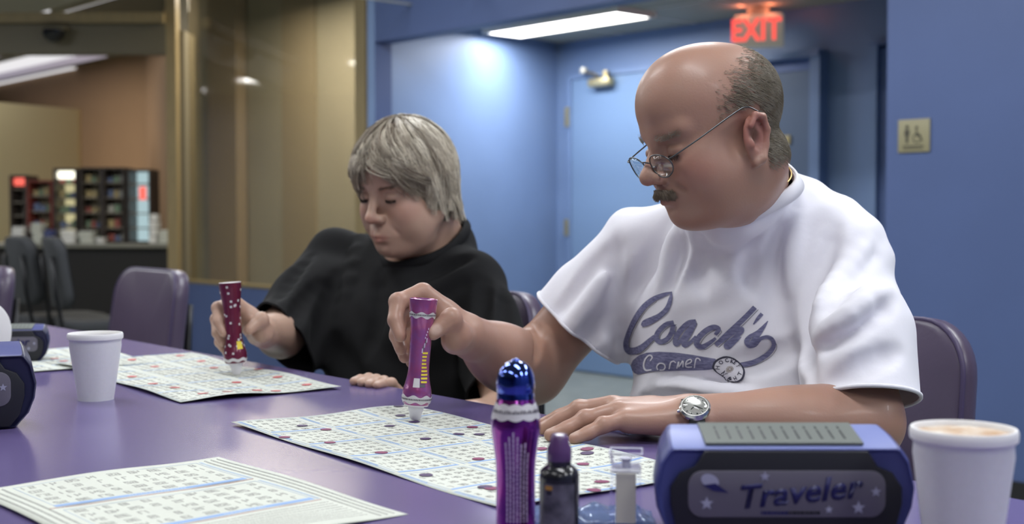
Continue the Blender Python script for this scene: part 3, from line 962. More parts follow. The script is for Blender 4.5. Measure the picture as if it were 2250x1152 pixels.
def trace(prims, px, py):
    d = np.array(at(px, py, 1.0)) - np.array((0, 0, CAM_Z)); d /= np.linalg.norm(d)
    p = np.array((0, 0, CAM_Z)) + d * 1.1
    for _ in range(80):
        v = float(ev(prims, p[None])[0])
        if v < .0004: break
        p = p + d * v * .8
        if p[1] > 4: return None
    return p, d
def folds(prims, specs):
    """drape lines of a garment: (points seen on the cloth, radius, sink, blend, 's' groove or 'u' ridge)"""
    out = []
    for pts, r, sink, k, op in specs:
        W = [trace(prims, x, y) for x, y in pts]
        W = [w for w in W if w is not None]
        if len(W) < 2: continue
        c = [p - d * sink if op == 's' else p + d * sink for p, d in W]
        c = [np.array(q) for q in spline(c, 3)]
        n = len(c)
        for i in range(n - 1):
            f0 = math.sin(math.pi * min(1, max(.12, (i + .0) / (n - 1)))) ** .5 if 0 < i < n - 1 else .35
            f1 = math.sin(math.pi * (i + 1) / (n - 1)) ** .5 if i + 1 < n - 1 else .35
            out.append(cap(I3, c[i], c[i + 1], r * f0, r * f1, k, op))
    return out

# ---------------------------------------------------------------- the man
MAN = Vector((0.40, 1.97, 0.0))
man = person_root('person', MAN, 'balding man with moustache and glasses in a printed white t-shirt, leaning over his bingo sheet')
HP, HYAW = math.radians(20), math.radians(-159)
HF = Frame((0.262, 1.69, 1.154), (math.cos(HP) * math.cos(HYAW), math.cos(HP) * math.sin(HYAW), -math.sin(HP)), (-0.02, 0.0, 1))
HS = 0.985
SL, SR = np.array((0.468, 1.785, 0.965)), np.array((0.190, 1.950, 0.990))
EL, WL = np.array((0.436, 1.575, 0.785)), np.array((0.2158, 1.532, 0.797))
ER, WRI = np.array((0.030, 1.985, 0.800)), np.array((-0.062, 1.772, 0.874))
NBT = np.array((0.362, 1.865, 1.060))                    # top of the back
NB = np.array((0.338, 1.850, 1.058))
PEL = np.array((0.415, 1.985, 0.56))
TF = Frame((0.345, 1.86, 0.80), (-0.5, -0.866, 0), (0, 0, 1))      # torso: x front, y left
def torso(inf=0.0):
    e = inf
    return [ell(TF, (-.005, 0, .075), (.120 + e, .170 + e, .155 + e), .04),       # chest
            ell(TF, (.010, .005, -.085), (.150 + e, .178 + e, .165 + e), .06),      # belly
            ell(TF, (-.03, .01, -.22), (.150 + e, .185 + e, .13 + e), .06),       # hips
            cap(I3, NBT + (0.01, .01, -.02), SL + (-.01, 0, 0), .060 + e, .056 + e, .05),
            cap(I3, NBT + (-.02, .01, -.02), SR + (.01, 0, -.004), .060 + e, .054 + e, .05),
            cap(I3, (.400, 1.862, 1.034), (.458, 1.800, .994), .062 + e, .060 + e, .04),
            ell(TF, (-.075, 0, .17), (.07 + e, .12 + e, .08 + e), .05)]
def limb(a, b, r1, r2, k=.03, bulge=None):
    P = [cap(I3, a, b, r1, r2, k)]
    return P
neck = [cap(I3, HF.w((-.030, 0, -.055)), NB, .062, .063, .03),
        cap(I3, HF.w((-.005, 0, -.085)), NB + (-.02, -.03, -.02), .045, .034, .03)]
thand = [np.array(p) for p in ((-.078, 1.748, .870), (-.074, 1.702, .880), (-.080, 1.680, .9050), (-.1035, 1.668, .888))]
def explicit_hand(W, fingers, thumb, rad=1.0, dorsal=(0, 0, 1), heel=None):
    P = []; nails = []
    W = np.array(W)
    rr = [(.0118, .0104, .0094, .0080), (.0120, .0106, .0095, .0081), (.0114, .0101, .0090, .0078), (.0102, .0090, .0081, .0070)]
    mcs = [np.array(f[0]) for f in fingers]
    cen = sum(mcs) / 4
    for i, f in enumerate(fingers):
        f = [np.array(p) for p in f]
        st = W + (mcs[i] - cen) * 0.45
        P.append(cap(I3, st, f[0] - np.array(dorsal) * .003, .0190 * rad, .0140 * rad, .012))
        P += chain(I3, f, [r * rad for r in rr[i]], .0035)
        P.append(ell(I3, f[1] + np.array(dorsal) * .001, np.array((.0112, .0112, .0112)) * rad * rr[i][1] / .0104, .004))
        d = f[3] - f[2]; d /= np.linalg.norm(d)
        dn = np.array(dorsal, float); dn -= d * dn.dot(d); dn /= np.linalg.norm(dn)
        nails.append((1, (f[3] + dn * rr[i][3] * rad * .9 - d * .002, np.stack([d, np.cross(dn, d), dn], 1)), np.array((.0065, .0055, .004)), 0.8))
    t = [np.array(p) for p in thumb]
    P += chain(I3, t, [.0185 * rad, .0150 * rad, .0125 * rad, .0098 * rad], .007)
    P.append(cap(I3, W, t[1], .018 * rad, .014 * rad, .015))
    P.append(cap(I3, t[1], (mcs[0] + W) / 2, .013 * rad, .013 * rad, .014))
    return P, nails
FR = [[(-.122, 1.738, .937), (-.1535, 1.710, .925), (-.1555, 1.692, .902), (-.1475, 1.6800, .882)],
      [(-.117, 1.757, .927), (-.1530, 1.733, .903), (-.1550, 1.710, .880), (-.1480, 1.6940, .864)],
      [(-.108, 1.772, .912), (-.1460, 1.752, .882), (-.1490, 1.726, .861), (-.1440, 1.7060, .851)],
      [(-.098, 1.784, .895), (-.1320, 1.768, .865), (-.1380, 1.746, .849), (-.1370, 1.7280, .841)]]
FL = [[(.124, 1.574, .806), (.084, 1.580, .800), (.060, 1.584, .790), (.040, 1.588, .7805)],
      [(.1235, 1.552, .809), (.082, 1.554, .802), (.058, 1.553, .791), (.038, 1.550, .7810)],
      [(.129, 1.529, .806), (.088, 1.520, .797), (.066, 1.512, .787), (.0455, 1.505, .7805)],
      [(.138, 1.509, .799), (.108, 1.500, .793), (.090, 1.493, .785), (.0730, 1.487, .7795)]]
TLh = [(.198, 1.556, .798), (.165, 1.592, .792), (.142, 1.612, .787), (.120, 1.624, .781)]
hr_, nr_ = explicit_hand(WRI, FR, thand, 1.08, dorsal=(-.1, .2, 1.0))
nr_[0:4] = []
d_ = thand[3] - thand[2]; d_ /= np.linalg.norm(d_); dn_ = np.array((0.15, -1, .25)); dn_ -= d_ * dn_.dot(d_); dn_ /= np.linalg.norm(dn_)
nr_.append((1, (thand[3] + dn_ * .0085 - d_ * .003, np.stack([d_, np.cross(dn_, d_), dn_], 1)), np.array((.0085, .0072, .005)), 1.0))
hl_, nl_ = explicit_hand(WL, FL, TLh, 1.03)
body = torso(-.022) + neck + head_prims(HF, 'm', HS)
body += [cap(I3, SL, EL, .056, .045, .03), cap(I3, EL, WL, .044, .028, .03), ell(Frame((EL * .7 + WL * .3), WL - EL, (0, 0, 1)), (0, 0, -.002), (.10, .045, .042), .02)]
body += [cap(I3, SR, ER, .056, .048, .03), cap(I3, ER, WRI, .050, .030, .03), ell(Frame((ER * .62 + WRI * .38), WRI - ER, (0, 0, 1)), (0, 0, -.004), (.11, .050, .050), .02)]
body += hl_ + hr_
body += folds(body, [([(1172, 712), (1182, 745), (1178, 790)], .006, .001, .012, 's')])
# thighs and lower legs under the table
kneeL, kneeR = np.array((0.36, 1.52, 0.52)), np.array((0.08, 1.66, 0.52))
hipL, hipR = PEL + (.09, -.05, -.03), PEL + (-.08, .05, -.03)
fz = (1.00, 1.30, .0021)
xs = grid(-.18, .60, .0042, [(-.17, 0.0, .0026), (.02, .40, .0026)])
ys = grid(1.44, 2.12, .0042, [(1.47, 1.80, .0026)])
zs = grid(.50, 1.32, .0042, [(.765, .955, .0026), (1.0, 1.31, .0022)])
rules = head_paint(HF, HS, .6, .9, .45, .017) + nr_ + nl_
bodyo, BV, BF = skin_object(man, body, xs, ys, zs, M_skin_m, rules, 1)

# t-shirt: torso and sleeves, opened at neck, hems and waist
def axis(a, b, t): return np.array(a) + (np.array(b) - np.array(a)) * t
hemL = np.array((.436, 1.60, .812)); hemR = axis(SR, ER, .60)
dL = (EL - SL) / np.linalg.norm(EL - SL); dR = (ER - SR) / np.linalg.norm(ER - SR)
def fold(P, d):
    q = (P - TF.o) @ TF.R
    a = q[:, 1]; z = q[:, 2]; x = q[:, 0]
    w_ = 0.0030 * np.sin(a * 55 + 1.6 * np.sin(z * 22) + 3 * z) * np.clip((z + .02) * 8, 0, 1)
    w_ += 0.0050 * np.sin(z * 78 + 2.2 * np.sin(a * 13 + 1.0) + 20 * a) * np.clip((-.03 - z) * 9, 0, 1)
    w_ += 0.0016 * np.sin(a * 90 - z * 60 + 2 * np.sin(z * 31 + a * 17))
    return d - w_
def sleeve_fold(a, b, n, amp, ph):
    A = np.array(a); ax = np.array(b) - A; L = np.linalg.norm(ax); ax = ax / L
    def f(P, d):
        t = (P - A) @ ax
        rr_ = np.sqrt((((P - A) - t[:, None] * ax) ** 2).sum(1))
        wgt = np.clip((t + .02) * 14, 0, 1) * np.clip((.13 - rr_) * 20, 0, 1)
        sd_ = (P - A) @ np.array((.3, -.2, .93))
        return d - amp * np.sin(t * n + sd_ * 38 + ph + 1.3 * np.sin(sd_ * 25)) * wgt
    return ('x', f, 0, None, 0)
shirt = torso(.006) + [
    cap(I3, axis(HF.w((-.035, 0, -.055)), NB, .35), NB, .068, .071, .022),
    cap(I3, axis(HF.w((.01, 0, -.10)), NB + (-.04, -.045, -.015), .5), NB + (-.04, -.045, -.015), .052, .058, .03),
    cap(I3, SL + (0, 0, .0), SL + dL * .36 + (0, 0.01, -.01), .066, .074, .022),
    cap(I3, np.array((.447, 1.625, .89)), np.array((.440, 1.574, .795)), .068, .068, .02),
    cap(I3, SR + (0, 0, -.004), SR + dR * .33, .064, .080, .022),
    cap(I3, SR + (.05, .0, -.09), SR + dR * .1 + (.03, .0, -.05), .05, .05, .04),
    ('x', fold, 0, None, 0), sleeve_fold(SL, EL, 60, .0016, 0.4), sleeve_fold(SR, ER, 55, .0016, 1.4)]
shirt += folds(shirt, [
    ([(1835, 500), (1800, 590), (1782, 660), (1770, 730), (1768, 790), (1780, 860)], 0.0144, 0.0014, .014, 's'),
    ([(1800, 690), (1850, 630), (1925, 560)], 0.0120, 0.0014, .016, 's'),
    ([(1795, 665), (1850, 600), (1910, 530)], 0.0108, 0.0040, .014, 'u'),
    ([(1790, 770), (1870, 715), (1965, 655)], 0.0132, 0.0014, .016, 's'),
    ([(1795, 740), (1870, 690), (1950, 630)], 0.0096, 0.0032, .014, 'u'),
    ([(1800, 850), (1880, 810), (1975, 770)], 0.0108, 0.0014, .016, 's'),
    ([(1718, 505), (1708, 575), (1700, 650), (1720, 740)], 0.0120, 0.0021, .020, 's'),
    ([(1755, 480), (1745, 560), (1740, 640)], 0.0096, 0.0040, .016, 'u'),
    ([(1662, 530), (1645, 590), (1650, 640)], 0.0084, 0.0021, .016, 's'),
    ([(1470, 470), (1448, 530), (1430, 600)], 0.0096, 0.0014, .014, 's'),
    ([(1502, 515), (1488, 570), (1470, 640)], 0.0096, 0.0014, .014, 's'),
    ([(1448, 520), (1420, 580), (1392, 650)], 0.0096, 0.0014, .014, 's'),
    ([(1488, 500), (1470, 555), (1448, 630)], 0.0084, 0.0032, .012, 'u'),
    ([(1540, 520), (1530, 590), (1545, 640)], 0.0084, 0.0017, .016, 's'),
    ([(1350, 520), (1345, 600), (1352, 700), (1372, 790)], 0.0144, 0.0014, .016, 's'),
    ([(1320, 560), (1270, 630), (1212, 700)], 0.0108, 0.0014, .016, 's'),
    ([(1335, 600), (1290, 670), (1250, 740)], 0.0096, 0.0032, .014, 'u'),
    ([(1345, 680), (1300, 735), (1275, 775)], 0.0108, 0.0014, .015, 's'),
    ([(1385, 832), (1450, 828), (1530, 842), (1620, 862), (1760, 858)], 0.0144, 0.0014, .016, 's'),
    ([(1385, 860), (1460, 850), (1560, 868), (1700, 885)], 0.0144, 0.0048, .016, 'u'),
    ([(1390, 888), (1470, 882), (1560, 896), (1660, 900)], 0.0108, 0.0014, .014, 's'),
    ([(1590, 800), (1670, 790), (1745, 760)], 0.0108, 0.0017, .018, 's'),
    ([(1800, 400), (1850, 430), (1900, 480)], 0.0084, 0.0014, .014, 's'),
])
# soft drape strokes: gathers hanging from the far shoulder and the collar, belly roll, armpit creases
def crease(pts, r, k, op='u'):
    return [cap(I3, pts[i], pts[i + 1], r, r, k, op) for i in range(len(pts) - 1)]
n_neck = Vector((-.20, -.44, .875)).normalized()
c_neck = Vector((.312, 1.784, 1.078)) + n_neck * .014
xs = grid(-.02, .64, .0046); ys = grid(1.50, 2.16, .0046); zs = grid(.50, 1.20, .0046)
shirto, rims = clothes(man, 't_shirt', shirt, xs, ys, zs, M_shirt,
    [(c_neck, n_neck, c_neck, .16),
     (hemL, (-.05, -.30, -.95), hemL + (0, -.01, -.04), .125), (hemR, dR, axis(SR, ER, .95), .145),
     ((0, 0, .60), (0, 0, -1), TF.w((0, 0, -.28)), .32)], 3,
    rims=[(c_neck, .16), (hemL, .13), (hemR, .13)])
CM = [(c_neck, n_neck, c_neck, .16), (hemL, (-.05, -.30, -.95), hemL + (0, -.01, -.04), .125), (hemR, dR, axis(SR, ER, .95), .145)]
def tuck(o, V, prims, cuts, excl, depth=.009):
    """keep the covered skin a little below the cloth"""
    d = np.full(len(V), 9.0)
    near_ = np.ones(len(V), bool)
    for i0 in range(0, len(V), 60000): d[i0:i0 + 60000] = ev(prims, V[i0:i0 + 60000])
    m = (d > -depth) & (d < .02)
    for p, n, c, r in cuts:
        p, n, c = (np.array(q, float) for q in (p, n, c))
        n = n / np.linalg.norm(n)
        m &= ~((((V - p) @ n) > -.006) & (np.sqrt(((V - c) ** 2).sum(1)) < r * 1.15))
    for a, b, r in excl:
        a, b = np.array(a), np.array(b); ba = b - a
        h = np.clip((V - a) @ ba / ba.dot(ba), 0, 1)
        m &= np.sqrt(((V - a - h[:, None] * ba) ** 2).sum(1)) > r
    I = np.nonzero(m)[0]
    P = V[I]; e = .002
    g = np.stack([ev(prims, P + np.eye(3)[k] * e) - ev(prims, P - np.eye(3)[k] * e) for k in range(3)], 1)
    g /= np.linalg.norm(g, axis=1, keepdims=True) + 1e-9
    V = V.copy(); V[I] -= g * (d[I] + depth)[:, None]
    o.data.vertices.foreach_set('co', (V - np.array(o.parent.location)).astype(np.float32).ravel()); o.data.update()
def rib(name, loop, ref, w_, t_, m, parent, step=3):
    if len(loop) < 8: return
    L = smooth_loop(loop, 8, step)
    bm = bmesh.new(); bm_tube(bm, L, w_, 8, closed=True, flat=(ref, t_))
    return from_bm(name, bm, m, parent, True)
tuck(bodyo, BV, shirt, CM, [(axis(EL, WL, .25), WL, .055), (ER, WRI, .06), (WL, (.04, 1.54, .785), .05), (HF.w((0, 0, 0)), HF.w((.04, 0, -.09)), .072)])
M_rib = mat('white_rib_knit', (0.80, 0.79, 0.85), 0.9)
ring_m = [p - MAN for p in neck_ring(shirt, c_neck, n_neck)]
if True:
    L = ring_m
    cen = sum(L, Vector()) / len(L)
    bm = bmesh.new()
    rings = []
    for p in L:                                            # flat rib-knit band lying on the shirt below the opening
        d = (p - cen); d -= n_neck * d.dot(n_neck); d.normalize()
        o1 = p - d * .0015 + n_neck * .003; o2 = p + d * .0025 + n_neck * .0015; o3 = p + d * .0095 - n_neck * .014; o4 = p + d * .004 - n_neck * .017
        rings.append([bm.verts.new(q_) for q_ in (o1, o2, o3, o4)])
    for i in range(len(rings)):
        a_, b_ = rings[i], rings[(i + 1) % len(rings)]
        for k_ in range(4): bm.faces.new((a_[k_], a_[(k_ + 1) % 4], b_[(k_ + 1) % 4], b_[k_]))
    from_bm('collar', bm, M_rib, shirto, True)
for rm in rims[1:]:
    if rm:
        L = smooth_loop(rm, 6, 3)
        bm = bmesh.new(); bm_tube(bm, L, .0028, 6, closed=True); from_bm('hem', bm, M_rib, shirto, True)

# trousers and shoes (under the table)
tr_ = [ell(I3, PEL + (0, 0, .0), (.19, .17, .13), .05), cap(I3, hipL, kneeL, .095, .075, .04), cap(I3, hipR, kneeR, .095, .075, .04),
       cap(I3, kneeL, kneeL + (.03, .06, -.42), .07, .055, .04), cap(I3, kneeR, kneeR + (.03, .06, -.42), .07, .055, .04)]
V_, F_ = grow(tr_, grid(-.05, .68, .009), grid(1.40, 2.20, .009), grid(.04, .70, .009))
link('trousers', vf_mesh('trousers', V_ - np.array(MAN), F_), M_denim, man, True)
for kn in (kneeL, kneeR):
    s0 = Vector(kn + (.03, .06, -.46)) - MAN
    bm = bmesh.new()
    bm_tube(bm, [s0 + Vector((.02, .05, 0.0)), s0 + Vector((0, 0, .01)), s0 + Vector((-.05, -.09, -.005)), s0 + Vector((-.09, -.17, -.012))], [.035, .045, .046, .030], 14, flat=((0, 0, 1), .85))
    from_bm('shoe', bm, M_shoe, man, True)

# head furniture -------------------------------------------------------
from mathutils.bvhtree import BVHTree
def bvh_of(V, F): return BVHTree.FromPolygons([tuple(v) for v in V], [tuple(f) for f in F])
def near(V, F, c, r):
    m = ((V - np.array(c)) ** 2).sum(1) < r * r
    idx = -np.ones(len(V), int); idx[m] = np.arange(m.sum())
    f = F[m[F].all(1)]
    return V[m], idx[f]
hv, hf = near(BV, BF, HF.o, .2)
btree = bvh_of(hv, hf)
rng = np.random.default_rng(7)
M_hair_m = mat('grey_brown_hair', (0.24, 0.205, 0.15), 0.55, col2=(0.38, 0.34, 0.28), noise_scale=60)
M_must = mat('moustache_hair', (0.13, 0.095, 0.06), 0.6, col2=(0.25, 0.2, 0.15), noise_scale=90)
HL = (hv - HF.o) @ HF.R / HS                      # head-local coordinates of the scalp
def man_hair_density(x, y, z):
    side = np.clip((.080 - z - .30 * (x + .02)) / .045, 0, 1)       # bald above
    front = np.clip((.034 - x - .2 * abs(z)) / .035, 0, 1)
    low = np.where(x < -.045, np.clip((z + .085) / .02, 0, 1), np.clip((z - .012 + .0) / .018, 0, 1))
    lowb = np.where(x < -.030, np.clip((z + .075) / .02, 0, 1), low)
    return side * front * lowb
den = man_hair_density(HL[:, 0], HL[:, 1], HL[:, 2])
out = HL[:, 0] ** 2 * 0 + (np.abs(HL[:, 1]) > .0)
notear = ~((np.abs(HL[:, 0] + .012) < .028) & (HL[:, 2] < .022) & (HL[:, 2] > -.05) & (np.abs(HL[:, 1]) > .070))
den = den * notear
p_ = den / den.sum()
N = 15000
pick = rng.choice(len(hv), N, p=p_)
paths = np.zeros((N, 4, 3))
oM = np.array(MAN)
for i, q in enumerate(pick):
    p = hv[q] + rng.normal(0, .0012, 3)
    loc = HL[q]
    dirl = HF.v((-.75, 0, -.5 - 1.2 * max(0, -loc[0] * 6))) + rng.normal(0, .14, 3)
    dirl /= np.linalg.norm(dirl)
    L_ = rng.uniform(.007, .013) * (0.45 + .55 * den[q])
    for k_ in range(4):
        t = k_ / 3
        w_ = p + dirl * L_ * t
        hit = btree.find_nearest(Vector(w_))
        if hit[0] is not None:
            nrm = np.array(hit[1]); 
            if nrm.dot(w_ - HF.w((-.01, 0, .01))) < 0: nrm = -nrm
            w_ = np.array(hit[0]) + nrm * (.0006 + .0030 * t * (.4 + den[q]))
        paths[i, k_] = w_ - oM
strands('hair', None, paths, M_hair_m, man, r0=0.00034, taper=.4)
# moustache and eyebrows
def tufts(name, specs, m, n, parent, r=0.0005):
    ps = []
    for _ in range(n):
        a, b, wd, dr, L_ = specs[rng.integers(len(specs))]
        t = rng.uniform(0, 1); c = np.array(a) * (1 - t) + np.array(b) * t + rng.normal(0, 1, 3) * np.array(wd)
        w_ = HF_cur.w(c * S_cur)
        hit = bt_cur.find_nearest(Vector(w_))
        pt = np.array(hit[0]) if hit[0] is not None else w_
        nrm = np.array(hit[1]) if hit[0] is not None else HF_cur.v((1, 0, 0))
        if nrm.dot(HF_cur.v((1, 0, 0))) < 0: nrm = -nrm
        d = HF_cur.v(dr) + rng.normal(0, .22, 3); d -= nrm * d.dot(nrm) * .7; d /= np.linalg.norm(d)
        L2 = L_ * rng.uniform(.7, 1.2)
        lift = rng.uniform(.0005, .0035)
        ps.append([pt + d * L2 * k_ / 3 + nrm * (lift * (1 - .4 * (k_ / 3) ** 2)) - np.array(parent.location) for k_ in range(4)])
    return strands(name, None, np.array(ps), m, parent, r0=r, taper=.35)
HF_cur, S_cur, bt_cur = HF, HS, btree
tufts('moustache', [((.104, 0, -.0510), (.096, .024, -.0555), (.0008, .0025, .0014), (.1, .25, -.9), .0090), ((.104, 0, -.0510), (.096, -.024, -.0555), (.0008, .0025, .0014), (.1, -.25, -.9), .0090)], M_must, 3200, man, .00038)
tufts('eyebrow', [((.086, .014, .0175), (.072, .048, .018), (.001, .001, .0016), (-.1, .9, .2), .008)], M_hair_m, 110, man, .0003)
tufts('eyebrow', [((.086, -.014, .0175), (.072, -.048, .018), (.001, .001, .0016), (-.1, -.9, .2), .008)], M_hair_m, 110, man, .0003)
M_lash = mat('dark_lashes', (0.03, 0.02, 0.018), .6)
def lashes(par, n_=60):
    for q in (-1, 1):
        tufts('eyelashes', [((.0850, q * .0215, -.0095), (.0790, q * .0455, -.0100), (.0003, .0003, .0003), (.6, q * .1, -.8), .0055)], M_lash, n_, par, .00028)
lashes(man)
# glasses
M_wire = mat('dark_wire', (0.10, 0.105, 0.11), 0.3, 0.9)
M_lens = M_glass.copy(); M_lens.name = 'lens'
M_lens.node_tree.nodes['Transparent BSDF'].inputs[0].default_value = (0.93, 0.95, 0.95, 1)
M_lens.node_tree.nodes['Mix Shader'].inputs[0].default_value = 0.16
gl_ = root('glasses', MAN, 'x', 'x'); del gl_['label']; del gl_['category']
gl_.parent = man; gl_.location = (0, 0, 0)
def hl2(p): return Vector(HF.w(np.array(p) * HS)) - MAN
tilt = math.radians(10)
def lens_pt(q, u, v):
    return (.1065 - .018 * (u / .03) ** 2 * .25 - v * math.tan(tilt) * -1 - abs(q * .0335 + u) * .10 + .0015, q * .0335 + u, -.0150 + v)
for q in (-1, 1):
    ringp = []
    for k_ in range(28):
        a_ = 2 * math.pi * k_ / 28
        u, v = .0240 * math.cos(a_), .0175 * math.sin(a_) * (1.0 if math.sin(a_) < 0 else .86)
        ringp.append(hl2(lens_pt(q, u, v)))
    rimo = tube('rim', ringp, .0009, M_wire, gl_, 8, closed=True)
    bm = bmesh.new()
    c_ = sum(ringp, Vector()) / 28; fwd = Vector(HF.R[:, 0])
    a1 = [bm.verts.new(p + fwd * .0007) for p in ringp]; a2 = [bm.verts.new(p - fwd * .0007) for p in ringp]
    ca, cb = bm.verts.new(c_ + fwd * .0022), bm.verts.new(c_ + fwd * .0008)
    for k_ in range(28):
        k2 = (k_ + 1) % 28
        bm.faces.new((a1[k_], a1[k2], ca)); bm.faces.new((a2[k2], a2[k_], cb)); bm.faces.new((a1[k_], a2[k_], a2[k2], a1[k2]))
    from_bm('lens', bm, M_lens, gl_, True)
    h0 = lens_pt(q, q * .0240, .007)
    pts = [hl2(h0), hl2((h0[0] - .004, q * .0655, h0[2] + .002)), hl2((.06, q * .0745, .004)), hl2((.005, q * .0815, .0190)), hl2((-.014, q * .0840, .0205)), hl2((-.030, q * .0835, .008))]
    tube('temple', [Vector(p) for p in spline(pts, 5)], .0010, M_wire, gl_, 6)
    tube('nose_pad', [hl2(lens_pt(q, -q * .0215, -.002)), hl2((.0965, q * .0095, -.018))], .0012, M_steel, gl_, 6)
tube('bridge', [Vector(p) for p in spline([hl2(lens_pt(-1, .0235, .004)), hl2((.110, 0, -.0075)), hl2(lens_pt(1, -.0235, .004))], 6)], .0010, M_wire, gl_, 6)
# neck chain
ch = [Vector(c_neck) - MAN]
M_gold = mat('gold_chain', (0.8, 0.55, 0.2), 0.3, 1.0)
if True:
    L = ring_m; cen = sum(L, Vector()) / len(L)
    tube('necklace', [p + (cen - p).normalized() * .006 + n_neck * .006 for p in L], .0011, M_gold, man, 6, closed=True)
# wrist watch
wn = Vector((-.12, -.62, .77)).normalized()
wx = Vector(WL - EL).normalized(); wx = (wx - wn * wx.dot(wn)).normalized(); wy = wn.cross(wx)
wc = Vector(at(1527, 897, 1.497)) - MAN
wat = root('wrist_watch', MAN, 'x', 'x'); del wat['label']; del wat['category']; wat.parent = man; wat.location = (0, 0, 0)
Mw = axes(wx, wy, wn, wc)
bm = bmesh.new(); bm_lathe(bm, [(0, -.004), (.0165, -.004), (.0185, -.002), (.0185, .002), (.0165, .0045), (.0150, .0045), (.0145, .0030), (0, .0030)], 40, Mw)
from_bm('case', bm, M_steel, wat, auto=True)
bm = bmesh.new(); bm_lathe(bm, [(0, .0034), (.0143, .0034)], 32, Mw)
from_bm('dial', bm, mat('silver_dial', (0.75, 0.75, 0.72), 0.15, 0.6), wat)
bm = bmesh.new(); bm_lathe(bm, [(0, .0052), (.0140, .0046), (.0146, .0036)], 32, Mw); from_bm('crystal', bm, mat('watch_glass', (1, 1, 1), 0.0, trans=1.0, ior=1.3), wat, True)
bm = bmesh.new()
for ang, ln_, wd_ in ((0.7, .0075, .0011), (2.4, .0110, .0008)):
    d = Vector((math.cos(ang), math.sin(ang), 0)); n = Vector((-d.y, d.x, 0)) * wd_
    q_ = [bm.verts.new(Mw @ (p + Vector((0, 0, .0038)))) for p in (-n, d * ln_ - n * .5, d * ln_ + n * .5, n)]
    bm.faces.new(q_)
for k_ in range(12):
    a_ = k_ * math.pi / 6; d = Vector((math.cos(a_), math.sin(a_), 0)); n = Vector((-d.y, d.x, 0)) * .0006
    bm.faces.new([bm.verts.new(Mw @ (p + Vector((0, 0, .0037)))) for p in (d * .0112 - n, d * .0132 - n, d * .0132 + n, d * .0112 + n)])
from_bm('hands', bm, M_strap, wat)
bm = bmesh.new(); bm_lathe(bm, [(0, .0185), (.0022, .0185), (.0022, .0215), (0, .0215)], 12, Mw @ Matrix.Rotation(math.pi / 2, 4, 'Y')); from_bm('crown', bm, M_steel, wat)
# strap goes round the wrist
axv = Vector(WL - EL).normalized()
cW = Vector(axis(EL, WL, .93)) - MAN
pts = []
e1 = (wn - axv * wn.dot(axv)).normalized(); e2 = axv.cross(e1)
cS = wc - e1 * .0305
for k_ in range(24):
    a_ = 2 * math.pi * k_ / 24
    pts.append(cS + e1 * (.0295 * math.cos(a_)) + e2 * (.0325 * math.sin(a_)))
bm = bmesh.new(); bm_tube(bm, pts, .010, 8, closed=True, flat=(axv, 1.0))
for v in bm.verts:                                        # squash to a band
    r_ = v.co - cS; ax_c = r_.dot(axv); r2 = r_ - axv * ax_c
    k_ = r2.length
    base_ = .031
    v.co = cS + axv * ax_c + r2.normalized() * (base_ + (k_ - base_) * .16)
from_bm('strap', bm, M_strap, wat, True)
# ---------------------------------------------------------------- the woman
WOM = Vector((-0.13, 2.60, 0.0))
wom = person_root('person', WOM, 'woman with short grey-blonde hair in a black t-shirt, stamping her bingo sheet')
WP, WYAW = math.radians(17), math.radians(-128)
WF = Frame((-0.204, 2.42, 1.103), (math.cos(WP) * math.cos(WYAW), math.cos(WP) * math.sin(WYAW), -math.sin(WP)), (0.04, 0.0, 1))
WS = 0.985
wSL, wSR = np.array((-.068, 2.43, .905)), np.array((-.362, 2.62, .948))
wER, wEL = np.array((-.440, 2.42, .818)), np.array((-.004, 2.22, .690))
wNB = np.array((-.150, 2.545, .985))
TW_ = Frame((-.198, 2.50, .76), (-.55, -.83, 0), (0, 0, 1))
Dm, Dw = np.array((-.128, 1.68, .885)), np.array((-.4650, 2.130, .848))
rc, rs_ = math.cos(math.radians(20)), math.sin(math.radians(20))
def m2w(p):
    q = (np.array(p) - Dm) * .93
    return Dw + np.array((q[0] * rc - q[1] * rs_, q[0] * rs_ + q[1] * rc, q[2]))
wWR = m2w(WRI)
fr_w = [[m2w(p) for p in f] for f in FR]; th_w = [m2w(p) for p in thand]
wWL = np.array((-.125, 2.125, .700))
fl0 = [(-.213, 2.100, .745), (-.234, 2.075, .7735), (-.245, 2.048, .7765), (-.253, 2.028, .7765)]
fl_w = [[np.array(p) + np.array((.0135, -.0125, -.0005)) * i for p in fl0] for i in range(4)]
thl_w = [(-.150, 2.13, .700), (-.195, 2.14, .715), (-.225, 2.13, .735), (-.243, 2.115, .750)]
def wtorso(e=0.0):
    return [ell(TW_, (-.01, 0, .10), (.105 + e, .150 + e, .135 + e), .04),
            ell(TW_, (.055, .070, .060), (.085 + e, .078 + e, .080 + e), .05), ell(TW_, (.055, -.070, .060), (.085 + e, .078 + e, .080 + e), .05),
            ell(TW_, (.010, 0, -.07), (.145 + e, .175 + e, .150 + e), .06),
            ell(TW_, (-.03, 0, -.20), (.15 + e, .19 + e, .13 + e), .06),
            cap(I3, wNB + (0, 0, -.035), wSL + (-.01, 0, 0), .052 + e, .050 + e, .05),
            cap(I3, wNB + (0, 0, -.035), wSR + (.01, 0, 0), .052 + e, .050 + e, .05),
            ell(TW_, (-.06, 0, .15), (.07 + e, .11 + e, .08 + e), .05)]
wneck = [cap(I3, WF.w((-.03, 0, -.05)), wNB, .054, .060, .03), cap(I3, WF.w((.01, 0, -.095)), wNB + (-.03, -.05, -.01), .040, .045, .03)]
hr2, nr2 = explicit_hand(wWR, fr_w, th_w, .95, dorsal=(-.1, .2, 1))
hl2_, nl2 = explicit_hand(wWL, fl_w, thl_w, .92, dorsal=(-.2, -.3, 1))
wb = wtorso(-.022) + wneck + head_prims(WF, 'f', WS)
